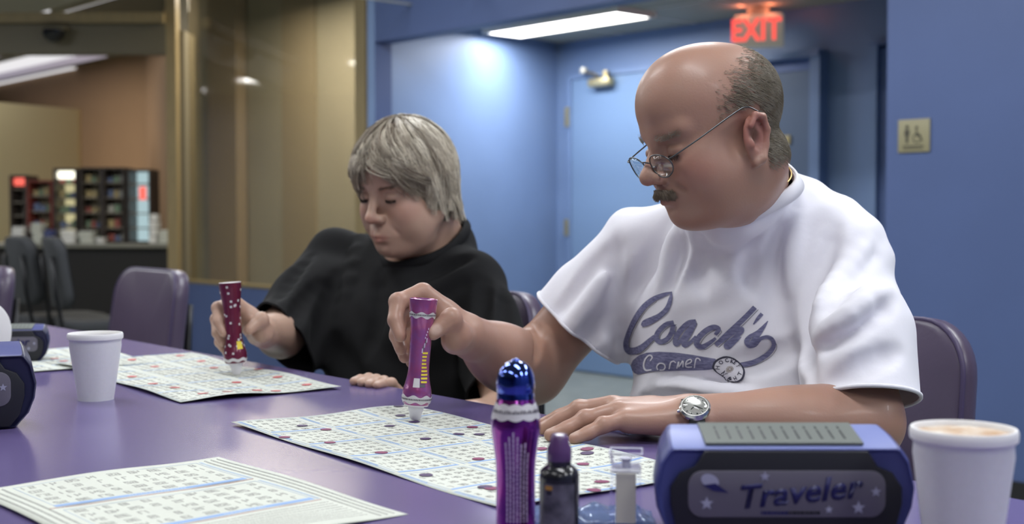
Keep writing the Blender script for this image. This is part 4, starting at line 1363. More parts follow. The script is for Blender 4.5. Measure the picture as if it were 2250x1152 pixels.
wb += [cap(I3, wSL, wEL, .050, .040, .03), cap(I3, wEL, wWL, .038, .026, .03), cap(I3, wSR, wER, .050, .042, .03), cap(I3, wER, wWR, .042, .027, .03)]
wb += hl2_ + hr2
xs = grid(-.55, .08, .0042, [(-.53, -.37, .0028), (-.33, -.08, .0026), (-.28, -.1, .0026)])
ys = grid(1.96, 2.72, .0042, [(1.97, 2.25, .0030), (2.30, 2.50, .0026)])
zs = grid(.50, 1.25, .0042, [(.76, .92, .0028), (.96, 1.20, .0024)])
_o, WV, WFc = skin_object(wom, wb, xs, ys, zs, M_skin_w, head_paint(WF, WS, .9, .5, .4) + nl2, 1)
wdL = (wEL - wSL) / np.linalg.norm(wEL - wSL); wdR = (wER - wSR) / np.linalg.norm(wER - wSR)
whL = axis(wSL, wEL, .80)
hemn = np.array((-.62, -.62, -.48)); hemn /= np.linalg.norm(hemn)
whR = wSR + (wER - wSR) * .98 + np.array((-.012, -.006, .004))
def wfold(P, d):
    q = (P - TW_.o) @ TW_.R
    a = q[:, 1]; z = q[:, 2]
    return d - .0035 * np.sin(a * 48 + 1.7 * np.sin(z * 19) + 6 * z) - .002 * np.sin(z * 70 + 25 * a + 2 * np.sin(a * 20))
wshirt = wtorso(.006) + [
    cap(I3, axis(WF.w((-.03, 0, -.05)), wNB, .45), wNB, .066, .074, .025),
    cap(I3, axis(WF.w((.01, 0, -.095)), wNB + (-.03, -.05, -.01), .6), wNB + (-.03, -.05, -.01), .05, .055, .03),
    cap(I3, wSL, wSL + wdL * .30, .058, .070, .035),
    cap(I3, wSR, wSR + wdR * .33, .060, .076, .035),
    cap(I3, wSR + (.04, -.02, -.06), wSR + wdR * .24 + (.02, 0, -.028), .05, .055, .04),
    ('x', wfold, 0, None, 0), sleeve_fold(wSR, wER, 60, .0035, .8), sleeve_fold(wSL, wEL, 60, .003, 2.0)]
wshirt += folds(wshirt, [
    ([(755, 500), (738, 600), (712, 690), (690, 760)], .012, .004, .018, 's'),
    ([(790, 520), (770, 620), (745, 720)], .010, .005, .018, 'u'),
    ([(680, 560), (640, 610), (600, 660)], .010, .004, .018, 's'),
    ([(700, 620), (660, 670), (640, 720)], .010, .004, .018, 's'),
    ([(1070, 620), (1055, 680), (1050, 740)], .013, .004, .018, 's'),
    ([(905, 620), (970, 590), (1035, 562)], .009, .004, .018, 's'),
    ([(890, 660), (960, 650), (1040, 610)], .009, .004, .018, 's'),
    ([(830, 600), (830, 690), (800, 780)], .012, .006, .02, 's'),
    ([(1110, 640), (1115, 700), (1125, 750)], .009, .004, .018, 's')])
wn_n = Vector((-.20, -.42, .885)).normalized(); wc_n = Vector((-.172, 2.485, .994))
ws_o, wr = clothes(wom, 't_shirt', wshirt, grid(-.56, .12, .0048), grid(2.08, 2.78, .0048), grid(.50, 1.12, .0048), M_black,
    [(wc_n, wn_n, wc_n, .13), (whR, hemn, whR + hemn * .05, .125), (whL, wdL, axis(wSL, wEL, 1.0), .13), ((0, 0, .58), (0, 0, -1), TW_.w((0, 0, -.26)), .32)], 3,
    rims=[(wc_n, .13), (whR, .12), (whL, .12)])
tuck(_o, WV, wshirt, [(wc_n, wn_n, wc_n, .13), (whR, hemn, whR + hemn * .05, .125), (whL, wdL, axis(wSL, wEL, 1.0), .13)], [(wEL, wWL, .05), (wER, wWR, .052), (WF.w((0, 0, 0)), WF.w((.04, 0, -.09)), .09)])
if True:
    L = [p - WOM for p in neck_ring(wshirt, wc_n, wn_n)]; cen = sum(L, Vector()) / len(L)
    bm = bmesh.new(); rings = []
    for p in L:
        d = (p - cen); d -= wn_n * d.dot(wn_n); d.normalize()
        rings.append([bm.verts.new(q_) for q_ in (p - d * .001 + wn_n * .003, p + d * .004 + wn_n * .0015, p + d * .011 - wn_n * .012, p + d * .007 - wn_n * .015)])
    for i in range(len(rings)):
        a_, b_ = rings[i], rings[(i + 1) % len(rings)]
        for k_ in range(4): bm.faces.new((a_[k_], a_[(k_ + 1) % 4], b_[(k_ + 1) % 4], b_[k_]))
    from_bm('collar', bm, M_black, ws_o, True)
for rm in wr[1:]:
    if rm:
        bm = bmesh.new(); bm_tube(bm, smooth_loop(rm, 6, 3), .0028, 6, closed=True); from_bm('hem', bm, M_black, ws_o, True)
# trousers, shoes
wP = np.array((-.14, 2.62, .55)); wk1, wk2 = np.array((-.17, 2.14, .52)), np.array((-.40, 2.30, .52))
V_, F_ = grow([ell(I3, wP, (.19, .18, .12), .05), cap(I3, wP + (.07, -.06, -.03), wk1, .09, .07, .04), cap(I3, wP + (-.09, .03, -.03), wk2, .09, .07, .04),
               cap(I3, wk1, wk1 + (.03, .06, -.42), .066, .05, .04), cap(I3, wk2, wk2 + (.03, .06, -.42), .066, .05, .04)], grid(-.56, .16, .010), grid(2.02, 2.86, .010), grid(.04, .70, .010))
link('trousers', vf_mesh('trousers', V_ - np.array(WOM), F_), M_denim, wom, True)
for kn in (wk1, wk2):
    s0 = Vector(kn + (.03, .06, -.46)) - WOM
    bm = bmesh.new()
    bm_tube(bm, [s0 + Vector((.02, .05, 0.0)), s0 + Vector((0, 0, .01)), s0 + Vector((-.05, -.09, -.005)), s0 + Vector((-.08, -.15, -.012))], [.033, .042, .042, .028], 14, flat=((0, 0, 1), .85))
    from_bm('shoe', bm, M_shoe, wom, True)
# hair: layered bob, swept from a crown whorl
M_hair_w = mat('grey_blonde_hair', (0.50, 0.44, 0.34), 0.42, col2=(0.24, 0.195, 0.145), noise_scale=38)
M_hair_w2 = mat('grey_blonde_hair_base', (0.33, 0.28, 0.21), 0.6, noise_amt=.4, noise_scale=70)
Hc = np.array((-.012, 0, .020))
def hl(p): return WF.w(np.array(p) * WS)
cap_ = [ell(WF, np.array((-.004, 0, .022)) * WS, np.array((.098, .081, .0945)) * WS, .01),
        ell(WF, np.array((-.046, 0, -.035)) * WS, np.array((.056, .072, .072)) * WS, .03)]
for q in (-1, 1):
    cap_ += [ell(WF, np.array((-.022, q * .060, -.022)) * WS, np.array((.042, .020, .048)) * WS, .02)]
cap_ += [ell(WF, np.array((.102, 0, -.040)) * WS, np.array((.080, .074, .088)) * WS, .012, 's'),
         ell(WF, np.array((.02, 0, -.13)) * WS, np.array((.09, .062, .06)) * WS, .012, 's')]
V_, F_ = grow(cap_, grid(-.36, -.05, .0032), grid(2.28, 2.56, .0032), grid(.96, 1.24, .0032))
V_ = relax(V_, F_, 2)
ho = link('hair', vf_mesh('hair', V_ - np.array(WOM), F_), M_hair_w2, wom, True)
rng = np.random.default_rng(11)
N = 9000; K = 13
paths = np.zeros((N, K, 3)); rads = np.zeros(N); tones = np.zeros(N)
ncl = 330
cl_phi = rng.uniform(-math.pi, math.pi, ncl); cl_e0 = rng.uniform(.35, 1.45, ncl); cl_off = rng.uniform(0, .009, ncl); cl_end = rng.normal(0, 1, ncl); cl_tw = rng.normal(0, .16, ncl); cl_tone = rng.uniform(0, 1, ncl)
cl_flip = rng.uniform(-.3, 1, ncl)
for i in range(N):
    c = rng.integers(ncl)
    phi = cl_phi[c] + rng.normal(0, .045)
    e0 = cl_e0[c] + rng.normal(0, .06)
    af = abs(phi)
    if af < .75: drop = .14 + .12 * cl_end[c] - (.16 if -.25 < phi < .35 else 0)
    elif af < 1.25: drop = .16 + (af - .75) / .5 * .36 + .13 * cl_end[c]
    elif af < 1.9: drop = .55 + (af - 1.25) / .65 * .40 + .16 * cl_end[c]
    else: drop = .92 + .13 * cl_end[c]
    if af < .75 and rng.uniform() < (.62 if -.3 < phi < .35 else .25): continue
    if drop < 0: e0 = max(e0, -drop + .3)
    e_end = max(0.0, -drop); hang = max(0.0, drop)
    sw = (.42 if phi > .02 else -.35) if af < .8 else 0.0
    tot = (e0 - e_end) + hang
    wob = rng.uniform(0, 6.28)
    for k in range(K):
        t = k / (K - 1)
        s_ = t * tot
        ph = phi + cl_tw[c] * t * t + sw * t ** 1.6 + (.22 if 0 < phi < 2.4 else .05) * t + .02 * math.sin(7 * t + wob)
        off = .0065 + cl_off[c] * .9 + (.006 if s_ < .5 else 0) * (1 - s_ * 2) + .0065 * math.sin(math.pi * min(1, t * 1.15)) + rng.normal(0, .0003)
        el_ = e0 - s_
        rx_ = .097
        if el_ >= 0:
            d = np.array((math.cos(el_) * math.cos(ph), math.cos(el_) * math.sin(ph), math.sin(el_)))
            rx_ = .100 if d[0] > 0 else .088
            p = Hc + d * (np.array((rx_, .078, .092)) + off)
        else:
            u = -el_
            sh_ = 1 - .09 * u - .16 * max(0, u - .5)
            d = np.array((math.cos(ph), math.sin(ph), 0))
            rx_ = .100 if d[0] > 0 else .088
            p = Hc + d * (np.array((rx_, .078, 0)) + off) * sh_ + np.array((-.008 * u, 0, -u * .105))
            if u > .5: p = p + d * (u - .5) * .030 * cl_flip[c]
        paths[i, k] = hl(p) - np.array(WOM)
    rads[i] = rng.uniform(.00040, .00085)
    tones[i] = np.clip(cl_tone[c] * .75 + rng.normal(.12, .16) - (.35 if e0 > 1.3 and rng.uniform() < .5 else 0), 0, 1)
ok = rads > 0
M_strand = mat('grey_blonde_strands', (0.5, 0.44, 0.34), 0.45)
nt = M_strand.node_tree
at_ = nt.nodes.new('ShaderNodeAttribute'); at_.attribute_name = 'tone'
cr = nt.nodes.new('ShaderNodeValToRGB'); cr.color_ramp.elements[0].color = (.17, .13, .10, 1); cr.color_ramp.elements[1].color = (.82, .75, .62, 1)
e_ = cr.color_ramp.elements.new(.45); e_.color = (.47, .41, .32, 1)
nt.links.new(at_.outputs['Fac'], cr.inputs[0]); nt.links.new(cr.outputs[0], nt.nodes['Principled BSDF'].inputs['Base Color'])
strands('hair_locks', None, paths[ok], M_strand, ho, r0=rads[ok], seg=3, taper=.3, tone=tones[ok])
hv2, hf2 = near(WV, WFc, WF.o, .17)
HF_cur, S_cur, bt_cur = WF, WS, bvh_of(hv2, hf2)
M_brow = mat('eyebrow_brown', (0.16, 0.11, 0.08), .6)
for q in (-1, 1):
    tufts('eyebrow', [((.086, q * .014, .0165), (.072, q * .046, .018), (.0006, .001, .0010), (-.1, q * .95, .1), .007)], M_brow, 80, wom, .0003)

lashes(wom, 110)
# ---------------------------------------------------------------- print on the man's shirt
dgx = bpy.context.evaluated_depsgraph_get()
sm = shirto.data
sv = [v.co + MAN for v in sm.vertices]
sbv = BVHTree.FromPolygons([tuple(v) for v in sv], [tuple(p.vertices) for p in sm.polygons])
ZS = 4.114
def on_shirt(zx, zy, off=.0012):
    d = (at(1340 + zx / ZS, 600 + zy / ZS, 1.0) - Vector((0, 0, CAM_Z))).normalized()
    h = sbv.ray_cast(Vector((0, 0, CAM_Z)), d)
    if h[0] is None: return None
    n = h[1] if h[1].dot(d) < 0 else -h[1]
    return h[0] + n * off - MAN
def dens(pts, step=9):
    out = []
    P = spline([(p[0], p[1], p[2]) for p in pts], 8)
    out = [P[0]]
    for p in P[1:]:
        if np.hypot(*(p - out[-1])[:2]) > step * .6: out.append(p)
    return out
def ribbon(bm, pts, m, off=.0012, w=None, across=3):
    P = dens([(p[0], p[1], (p[2] if len(p) > 2 else w)) for p in pts])
    rows = []
    for i, p in enumerate(P):
        a = P[max(0, i - 1)]; b = P[min(len(P) - 1, i + 1)]
        t = (b - a)[:2]; L = np.hypot(*t) + 1e-9; n = np.array((-t[1], t[0])) / L
        row = []
        for j in range(across + 1):
            s = (j / across - .5) * max(p[2], 2)
            q = on_shirt(p[0] + n[0] * s, p[1] + n[1] * s, off)
            row.append(None if q is None else bm.verts.new(q))
        rows.append(row)
    for r0, r1 in zip(rows, rows[1:]):
        for j in range(across):
            q = (r0[j], r0[j + 1], r1[j + 1], r1[j])
            if all(q): 
                f = bm.faces.new(q); f.material_index = m; f.smooth = True
def fill(bm, top, bot, m, off=.0012, n=60, rows_=8):
    def res(pl, t):
        L = [0]
        for a, b in zip(pl, pl[1:]): L.append(L[-1] + math.hypot(b[0] - a[0], b[1] - a[1]))
        x = t * L[-1]
        for i in range(len(pl) - 1):
            if x <= L[i + 1] + 1e-6:
                u = (x - L[i]) / max(1e-6, L[i + 1] - L[i]); return (pl[i][0] + (pl[i + 1][0] - pl[i][0]) * u, pl[i][1] + (pl[i + 1][1] - pl[i][1]) * u)
        return pl[-1]
    g = []
    for i in range(n + 1):
        a, b = res(top, i / n), res(bot, i / n)
        col = []
        for j in range(rows_ + 1):
            t = j / rows_; q = on_shirt(a[0] + (b[0] - a[0]) * t, a[1] + (b[1] - a[1]) * t, off); col.append(None if q is None else bm.verts.new(q))
        g.append(col)
    for i in range(n):
        for j in range(rows_):
            q = (g[i][j], g[i + 1][j], g[i + 1][j + 1], g[i][j + 1])
            if all(q): f = bm.faces.new(q); f.material_index = m; f.smooth = True
M_print = mat('faded_navy_print', (0.115, 0.115, 0.22), 0.85, col2=(0.22, 0.22, 0.36), noise_scale=110, stretch=(1, 1, 4))
M_dkprint = mat('dark_print', (0.05, 0.05, 0.08), 0.85)
M_wprint = mat('white_print', (0.70, 0.69, 0.76), 0.85)
M_tprint = mat('tan_print', (0.35, 0.31, 0.29), 0.85)
bm = bmesh.new()
COACH = [
 [(562, 172, 8), (553, 235, 34), (523, 320, 44), (460, 385, 48), (390, 425, 60), (325, 455, 62), (295, 480, 26)],
 [(566, 176, 6), (490, 200, 38), (400, 238, 46), (310, 312, 50), (235, 420, 50), (178, 540, 48), (148, 635, 52), (170, 698, 62), (235, 705, 66), (300, 672, 58), (360, 618, 46), (412, 575, 38)],
 [(580, 448, 40), (510, 468, 42), (445, 530, 44), (425, 590, 46), (460, 625, 46), (520, 600, 44), (560, 540, 42), (578, 465, 40)],
 [(575, 520, 24), (600, 560, 26)],
 [(782, 440, 40), (715, 455, 48), (645, 520, 50), (600, 595, 48), (602, 645, 44), (645, 615, 38), (700, 540, 40), (765, 465, 42)],
 [(775, 450, 46), (725, 540, 52), (685, 610, 52), (678, 655, 46), (725, 635, 32), (785, 575, 26)],
 [(955, 560, 30), (985, 510, 42), (940, 492, 46), (870, 525, 48), (805, 590, 50), (790, 645, 52), (835, 670, 48), (900, 635, 36), (960, 590, 26)],
 [(1310, 312, 44), (1225, 400, 46), (1130, 490, 48), (1040, 575, 48), (960, 655, 40)],
 [(985, 640, 30), (1075, 570, 38), (1160, 510, 44), (1195, 520, 44), (1130, 590, 46), (1055, 650, 46), (1075, 672, 38), (1140, 620, 26), (1185, 580, 14)],
 [(1372, 370, 34), (1335, 415, 30), (1298, 465, 10)],
 [(1425, 438, 8), (1390, 490, 32), (1335, 570, 44), (1275, 640, 40)],
 [(1425, 438, 8), (1340, 530, 26), (1265, 580, 38), (1238, 620, 46), (1262, 655, 44), (1315, 645, 36), (1365, 595, 30), (1425, 580, 32), (1472, 610, 36), (1478, 665, 42), (1430, 730, 46), (1350, 785, 48), (1270, 818, 50), (1180, 835, 48)],
]
for st in COACH: ribbon(bm, st, 0)
# thin offset shadow line of the script
for st in (COACH[1][2:], COACH[3 - 1], COACH[6], COACH[7], COACH[11][7:]):
    ribbon(bm, [(p[0] + p[2] * .52 + 6, p[1] + p[2] * .30 + 8, 4) for p in st], 1, .0011, across=1)
fill(bm, [(188, 850), (215, 790), (270, 745), (340, 722), (450, 714), (600, 722), (750, 742), (880, 765), (960, 778)],
         [(200, 870), (225, 905), (260, 920), (320, 905), (420, 888), (560, 884), (720, 880), (850, 876), (950, 868)], 0)
CORNER = [
 [(372, 800, 8), (392, 765, 12), (368, 745, 14), (330, 780, 14), (315, 840, 15), (335, 882, 15), (385, 878, 12)],
 [(440, 878, 10), (432, 848, 11), (455, 820, 12), (492, 824, 12), (505, 850, 12), (490, 874, 11), (455, 878, 10)],
 [(540, 868, 10), (556, 812, 12), (585, 800, 10), (602, 815, 8)],
 [(612, 862, 10), (632, 800, 12), (630, 850, 10), (668, 796, 12), (668, 850, 11)],
 [(695, 828, 10), (742, 805, 11), (735, 782, 11), (700, 802, 12), (696, 845, 12), (750, 846, 9)],
 [(768, 856, 10), (785, 778, 12), (815, 780, 10), (822, 800, 8)],
]
for st in CORNER: ribbon(bm, st, 2, .0018, across=2)
# round badge
OUTL = [(960, 790), (1040, 752), (1120, 768), (1190, 832), (1222, 900), (1210, 962), (1150, 998), (1080, 990), (1030, 935), (965, 892), (930, 848)]
OL = [p[:2] for p in spline([(a, b, 0) for a, b in OUTL], 6, closed=True)]
bc = np.array((1082, 876))
def disc(sc_, m, off):
    rings = []
    for k in range(7):
        rings.append([on_shirt(*(bc + (np.array(p) - bc) * sc_ * max(k, .01) / 6), off) for p in OL])
    vr = [[bm.verts.new(q) for q in r] for r in rings]
    n = len(OL)
    for a, b in zip(vr, vr[1:]):
        for k in range(n): f = bm.faces.new((a[k], a[(k + 1) % n], b[(k + 1) % n], b[k])); f.material_index = m; f.smooth = True
disc(1.0, 1, .0021); disc(.87, 2, .0026)
def rim_text(word, a0, a1, rad_, flip=False):
    n = len(word)
    for i, ch in enumerate(word):
        a = a0 + (a1 - a0) * (i / (n - 1))
        # radial position on the badge outline
        dirv = np.array((math.cos(a), math.sin(a)))
        best = max(OL, key=lambda p: ((np.array(p) - bc) / np.linalg.norm(np.array(p) - bc)).dot(dirv))
        cpt = bc + (np.array(best) - bc) * rad_
        out_ = (np.array(best) - bc) / np.linalg.norm(np.array(best) - bc)
        up = out_ * (-1 if flip else 1)
        rt = np.array((-up[1], up[0]))
        me = text_mesh(ch, 52, bold=1.5, res=2)
        vs_ = []
        for v in me.vertices:
            q = cpt + rt * v.co.x * .85 + up * v.co.y
            vs_.append(bm.verts.new(on_shirt(q[0], q[1], .0031)))
        for p in me.polygons:
            try: f = bm.faces.new([vs_[k] for k in p.vertices]); f.material_index = 1
            except ValueError: pass
        bpy.data.meshes.remove(me)
rim_text('HOCKEY', math.radians(-168), math.radians(-22), .68)
rim_text('NIGHT', math.radians(150), math.radians(25), .70, True)
for k in range(16):
    a = k * math.pi / 8
    ribbon(bm, [(bc[0] + 8 * math.cos(a), bc[1] + 6 * math.sin(a), 5), (bc[0] + 34 * math.cos(a), bc[1] + 30 * math.sin(a), 7)], 3, .0030, across=1)
po = from_bm('chest_print', bm, [M_print, M_dkprint, M_wprint, M_tprint], shirto, True)
for f in po.data.polygons: pass
# ================================================================ TABLE AND WHAT IS ON IT
TZ = TABLE_Z
e0, e1_, e2_ = on_z(270, 745, TZ), on_z(1050, 895, TZ), on_z(2250, 1100, TZ)
ed = (e2_ - e0).normalized()                     # along the edge, to the right and nearer
en = Vector((ed.y, -ed.x, 0));                   # from the edge over the table, towards the camera
if en.y > 0: en = -en
off_mid = (e1_ - e0).dot(-en)
ec = e0 + (-en) * max(0.0, off_mid) * 0.6
M_table = mat('purple_laminate', (0.125, 0.095, 0.24), 0.24, spec=0.9)
M_edge = mat('purple_edge_band', (0.06, 0.045, 0.12), 0.5)
def tpt(s, t, z): return ec + ed * s + en * t + Vector((0, 0, z - ec.z))
bm = bmesh.new()
TL, TW = 3.3, 1.02
S0 = -0.55
M_t = axes(ed, en, ed.cross(en), tpt(0, 0, 0))
flip = ed.cross(en).z
pts = []
rad = .05
for cx_, cy_, a0 in ((S0 + rad, rad, 180), (S0 + TL - rad, rad, 270), (S0 + TL - rad, TW - rad, 0), (S0 + rad, TW - rad, 90)):
    for k in range(6):
        a = math.radians(a0 + 90 * k / 5); pts.append((cx_ + rad * math.cos(a), cy_ + rad * math.sin(a)))
vs = []
for p in pts:
    q = tpt(p[0], p[1], 0); vs.append((q.x, q.y))
bm_prism(bm, vs, TZ - 0.032, TZ)
bmesh.ops.recalc_face_normals(bm, faces=bm.faces)
for f in bm.faces: f.material_index = 0 if abs(f.normal.z) > .5 else 1
tab = root('table', tpt(S0 + TL / 2, TW / 2, 0), 'long purple laminate table crossing the picture', 'table')
o = from_bm('tabletop', bm, [M_table, M_edge]); o.parent = tab; o.location = -tab.location
for s_ in (S0 + .35, S0 + TL - .4):
    c = tpt(s_, TW / 2, 0) - tab.location
    lathe('pedestal', [(0, 0), (.26, 0), (.26, .02), (.06, .05), (.04, .08), (.04, TZ - .05), (.15, TZ - .04), (.15, TZ - .032), (0, TZ - .032)], mat('table_leg', (.03, .03, .035), .4, .6), tab, 24, c)

# ---------------------------------------------------------------- bingo sheets
M_paper = mat('newsprint', (0.62, 0.64, 0.58), 0.85, noise_amt=0.05, noise_scale=14)
M_blue_ink = mat('blue_ink', (0.27, 0.40, 0.66), 0.8)
M_lite_ink = mat('pale_blue_ink', (0.48, 0.56, 0.66), 0.8)
M_black_ink = mat('grey_black_ink', (0.33, 0.33, 0.32), 0.8)
M_red_ink = mat('red_ink', (0.35, 0.06, 0.06), 0.8)
M_daub_m = mat('magenta_daub', (0.20, 0.03, 0.10), 0.6)
M_daub_d = mat('dark_violet_daub', (0.06, 0.03, 0.10), 0.6)
M_daub_r = mat('red_daub', (0.55, 0.12, 0.13), 0.6)
SEG = {'0': 'abcdef', '1': 'bc', '2': 'abged', '3': 'abgcd', '4': 'fgbc', '5': 'afgcd', '6': 'afgedc', '7': 'abc', '8': 'abcdefg', '9': 'abfgcd'}
class Sheet:
    def __init__(s, name, O, U, Vv, label, group=None, amp=.0022, ph=0.0, lift=0.0):
        s.O, s.U, s.V = Vector(O), Vector(U), Vector(Vv)
        s.lu, s.lv = s.U.length, s.V.length; s.u, s.v = s.U.normalized(), s.V.normalized()
        s.bm = bmesh.new(); s.ph = ph; s.amp = amp; s.name = name; s.label = label; s.group = group; s.lift = lift
        nu, nv = 48, 22
        g = [[s.bm.verts.new(s.P(s.lu * i / nu, s.lv * j / nv, 0)) for j in range(nv + 1)] for i in range(nu + 1)]
        for i in range(nu):
            for j in range(nv):
                f = s.bm.faces.new((g[i][j], g[i + 1][j], g[i + 1][j + 1], g[i][j + 1])); f.smooth = True
    def h(s, a, b):
        e = min(a, s.lu - a, b, s.lv - b)
        w_ = s.amp * (1 + math.sin(a * 19 + s.ph + 3 * math.sin(b * 11 + s.ph)) * .6 + .4 * math.sin(b * 33 + a * 9 + s.ph))
        return .0004 + s.lift + max(0, w_) * (.35 + .65 * min(1, max(0, .06 - e) / .06 * 1.2))
    def P(s, a, b, dz):
        p = s.O + s.u * a + s.v * b
        return Vector((p.x, p.y, TZ + s.h(a, b) + dz))
    def quad(s, a0, b0, a1, b1, m, dz=.00025, n=1):
        for k in range(n):
            if abs(a1 - a0) > abs(b1 - b0): x0, x1, y0, y1 = a0 + (a1 - a0) * k / n, a0 + (a1 - a0) * (k + 1) / n, b0, b1
            else: x0, x1, y0, y1 = a0, a1, b0 + (b1 - b0) * k / n, b0 + (b1 - b0) * (k + 1) / n
            f = s.bm.faces.new([s.bm.verts.new(s.P(x, y, dz)) for x, y in ((x0, y0), (x1, y0), (x1, y1), (x0, y1))]); f.material_index = m
    def digit(s, ch, a, b, w_, h_, m=3, t=.17):
        """digit standing with its width along b and its height along -a"""
        T = w_ * t
        for c in SEG[ch]:
            if c == 'a': r = (0, 0, T, w_)
            elif c == 'd': r = (h_ - T, 0, h_, w_)
            elif c == 'g': r = (h_ / 2 - T / 2, 0, h_ / 2 + T / 2, w_)
            elif c == 'b': r = (0, w_ - T, h_ / 2, w_)
            elif c == 'c': r = (h_ / 2, w_ - T, h_, w_)
            elif c == 'f': r = (0, 0, h_ / 2, T)
            elif c == 'e': r = (h_ / 2, 0, h_, T)
            s.quad(a + r[0], b + r[1], a + r[2], b + r[3], m)
    def card(s, a0, b0, a1, b1, rows, cols, rnd, band=.006, sz=.62, side=True):
        w_, h_ = (b1 - b0), (a1 - a0)
        s.quad(a1 - band, b0, a1, b1, 1, n=3)
        s.quad(a0, b0, a0 + .0008, b1, 2, n=3); s.quad(a0, b0, a1, b0 + .0008, 2, n=3); s.quad(a0, b1 - .0008, a1, b1, 2, n=3)
        ch, cw = (h_ - band) / rows, w_ / cols
        for i in range(rows):
            for j in range(cols):
                n_ = str(rnd.randint(1, 15) + 15 * (j % 5))
                dw = cw * .27; dh = min(ch * sz, dw * 1.9)
                for q, c in enumerate(n_):
                    s.digit(c, a0 + ch * (i + .5) - dh / 2, b0 + cw * (j + .5) + (q - len(n_) / 2) * dw * 1.15, dw * .92, dh)
    def tiny(s, a0, b0, a1, b1, m, rnd, step=.0042):
        """a line of small print"""
        L = max(a1 - a0, b1 - b0); t = 0
        while t < L:
            w_ = rnd.uniform(.001, .0026)
            if a1 - a0 > b1 - b0: s.quad(a0 + t, b0, a0 + t + w_, b1, m)
            else: s.quad(a0, b0 + t, a1, b0 + t + w_, m)
            t += w_ + rnd.uniform(.0005, .0016)
    def daub(s, p, m, r=.0073, rnd=None):
        a, b = (p - s.O).dot(s.u), (p - s.O).dot(s.v)
        if not (.003 < a < s.lu - .003 and .003 < b < s.lv - .003): return
        n = 18
        f = s.bm.faces.new([s.bm.verts.new(s.P(a + r * math.cos(2 * math.pi * k / n) * (1 + .06 * math.sin(3 * k)), b + r * math.sin(2 * math.pi * k / n), .0009)) for k in range(n)])
        f.material_index = m
    def done(s):
        c = s.O + s.U / 2 + s.V / 2
        bmesh.ops.translate(s.bm, verts=s.bm.verts, vec=-Vector((c.x, c.y, TZ)))
        for f in s.bm.faces:
            f.normal_update()
            if f.normal.z < 0: f.normal_flip()
        me = bpy.data.meshes.new(s.name); s.bm.to_mesh(me); s.bm.free()
        o = link(s.name, me, [M_paper, M_blue_ink, M_lite_ink, M_black_ink, M_red_ink, M_daub_m, M_daub_d, M_daub_r])
        o.location = (c.x, c.y, TZ)
        tag(o, s.label, 'bingo sheet', s.group)
        md = o.modifiers.new('t', 'SOLIDIFY'); md.thickness = .0002; md.offset = -1
        return o
rnd = random.Random(5)
A, B_, D_ = on_z(508, 935, TZ), on_z(890, 893, TZ), on_z(1110, 1124, TZ)
U = D_ - A; Vv = B_ - A; Vv = Vv - U.normalized() * Vv.dot(U.normalized())
sh = Sheet('bingo_sheet', A, U, Vv.normalized() * .268, 'wide bingo sheet with magenta and violet dots under the man\'s dauber', ph=.4)
nc, nr = 3, 6
cw, ch_ = sh.lv / nc, sh.lu / nr
for i in range(nr):
    for j in range(nc):
        a0, b0 = i * ch_ + .006, j * cw + .010
        sh.card(a0, b0, a0 + ch_ - .008, b0 + cw - .013, 5, 5, rnd, band=.0050)
        sh.tiny(a0, b0 - .006, a0 + ch_ - .01, b0 - .0035, 2, rnd)
        sh.tiny(a0, b0 - .003, a0 + ch_ * .5, b0 - .001, 1, rnd)
for x, y, m in ((625, 966, 5), (664, 938, 6), (716, 946, 5), (725, 977, 5), (838, 999, 5), (936, 1047, 6), (876, 900, 6), (880, 917, 6), (856, 939, 6), (935, 969, 6), (1008, 958, 6), (1053, 958, 6), (1038, 941, 5), (1051, 1012, 5), (1066, 1075, 6), (1080, 1079, 5), (1188, 990, 5), (1290, 994, 5), (1290, 1001, 6), (1281, 1022, 5), (1322, 1065, 5), (1305, 1087, 5), (910, 930, 6)):
    sh.daub(on_z(x, y, TZ), m, .0068 + rnd.uniform(0, .001))
sh.done()
# near sheet, large cards
T_, R_, L_ = on_z(480, 1008, TZ), on_z(897, 1132, TZ), on_z(0, 1070, TZ)
U = R_ - T_; Vv = L_ - T_; Vv = Vv - U.normalized() * Vv.dot(U.normalized())
sh = Sheet('bingo_sheet', T_, U, Vv.normalized() * .268, 'clean large-print bingo sheet with blue-framed cards nearest the camera', ph=2.1)
for k, (a0, a1) in enumerate(((.014, .126), (.142, .254), (.270, .348))):
    if k < 2:
        sh.card(a0, .034, a1, .232, 5, 9, rnd, band=.0085, sz=.5)
        sh.quad(a1 + .004, .03, a1 + .005, .24, 4, n=6)
        sh.tiny(a0, .028, a1, .0315, 2, rnd); sh.tiny(a1 - .006, .07, a1 - .003, .16, 2, rnd)
    else:
        for q in range(9): sh.tiny(a0 + q * .008, .03, a0 + q * .008 + .0012, .235, 3, rnd)
for q in range(3):
    for r_ in range(2):
        sh.tiny(.01 + r_ * .002, .0065 + q * .0075 + r_ * .0017, .345, .0073 + q * .0075 + r_ * .0017, 3, rnd)
        sh.tiny(.01 + r_ * .002, .240 + q * .0085 + r_ * .0017, .345, .2408 + q * .0085 + r_ * .0017, 3, rnd)
sh.done()
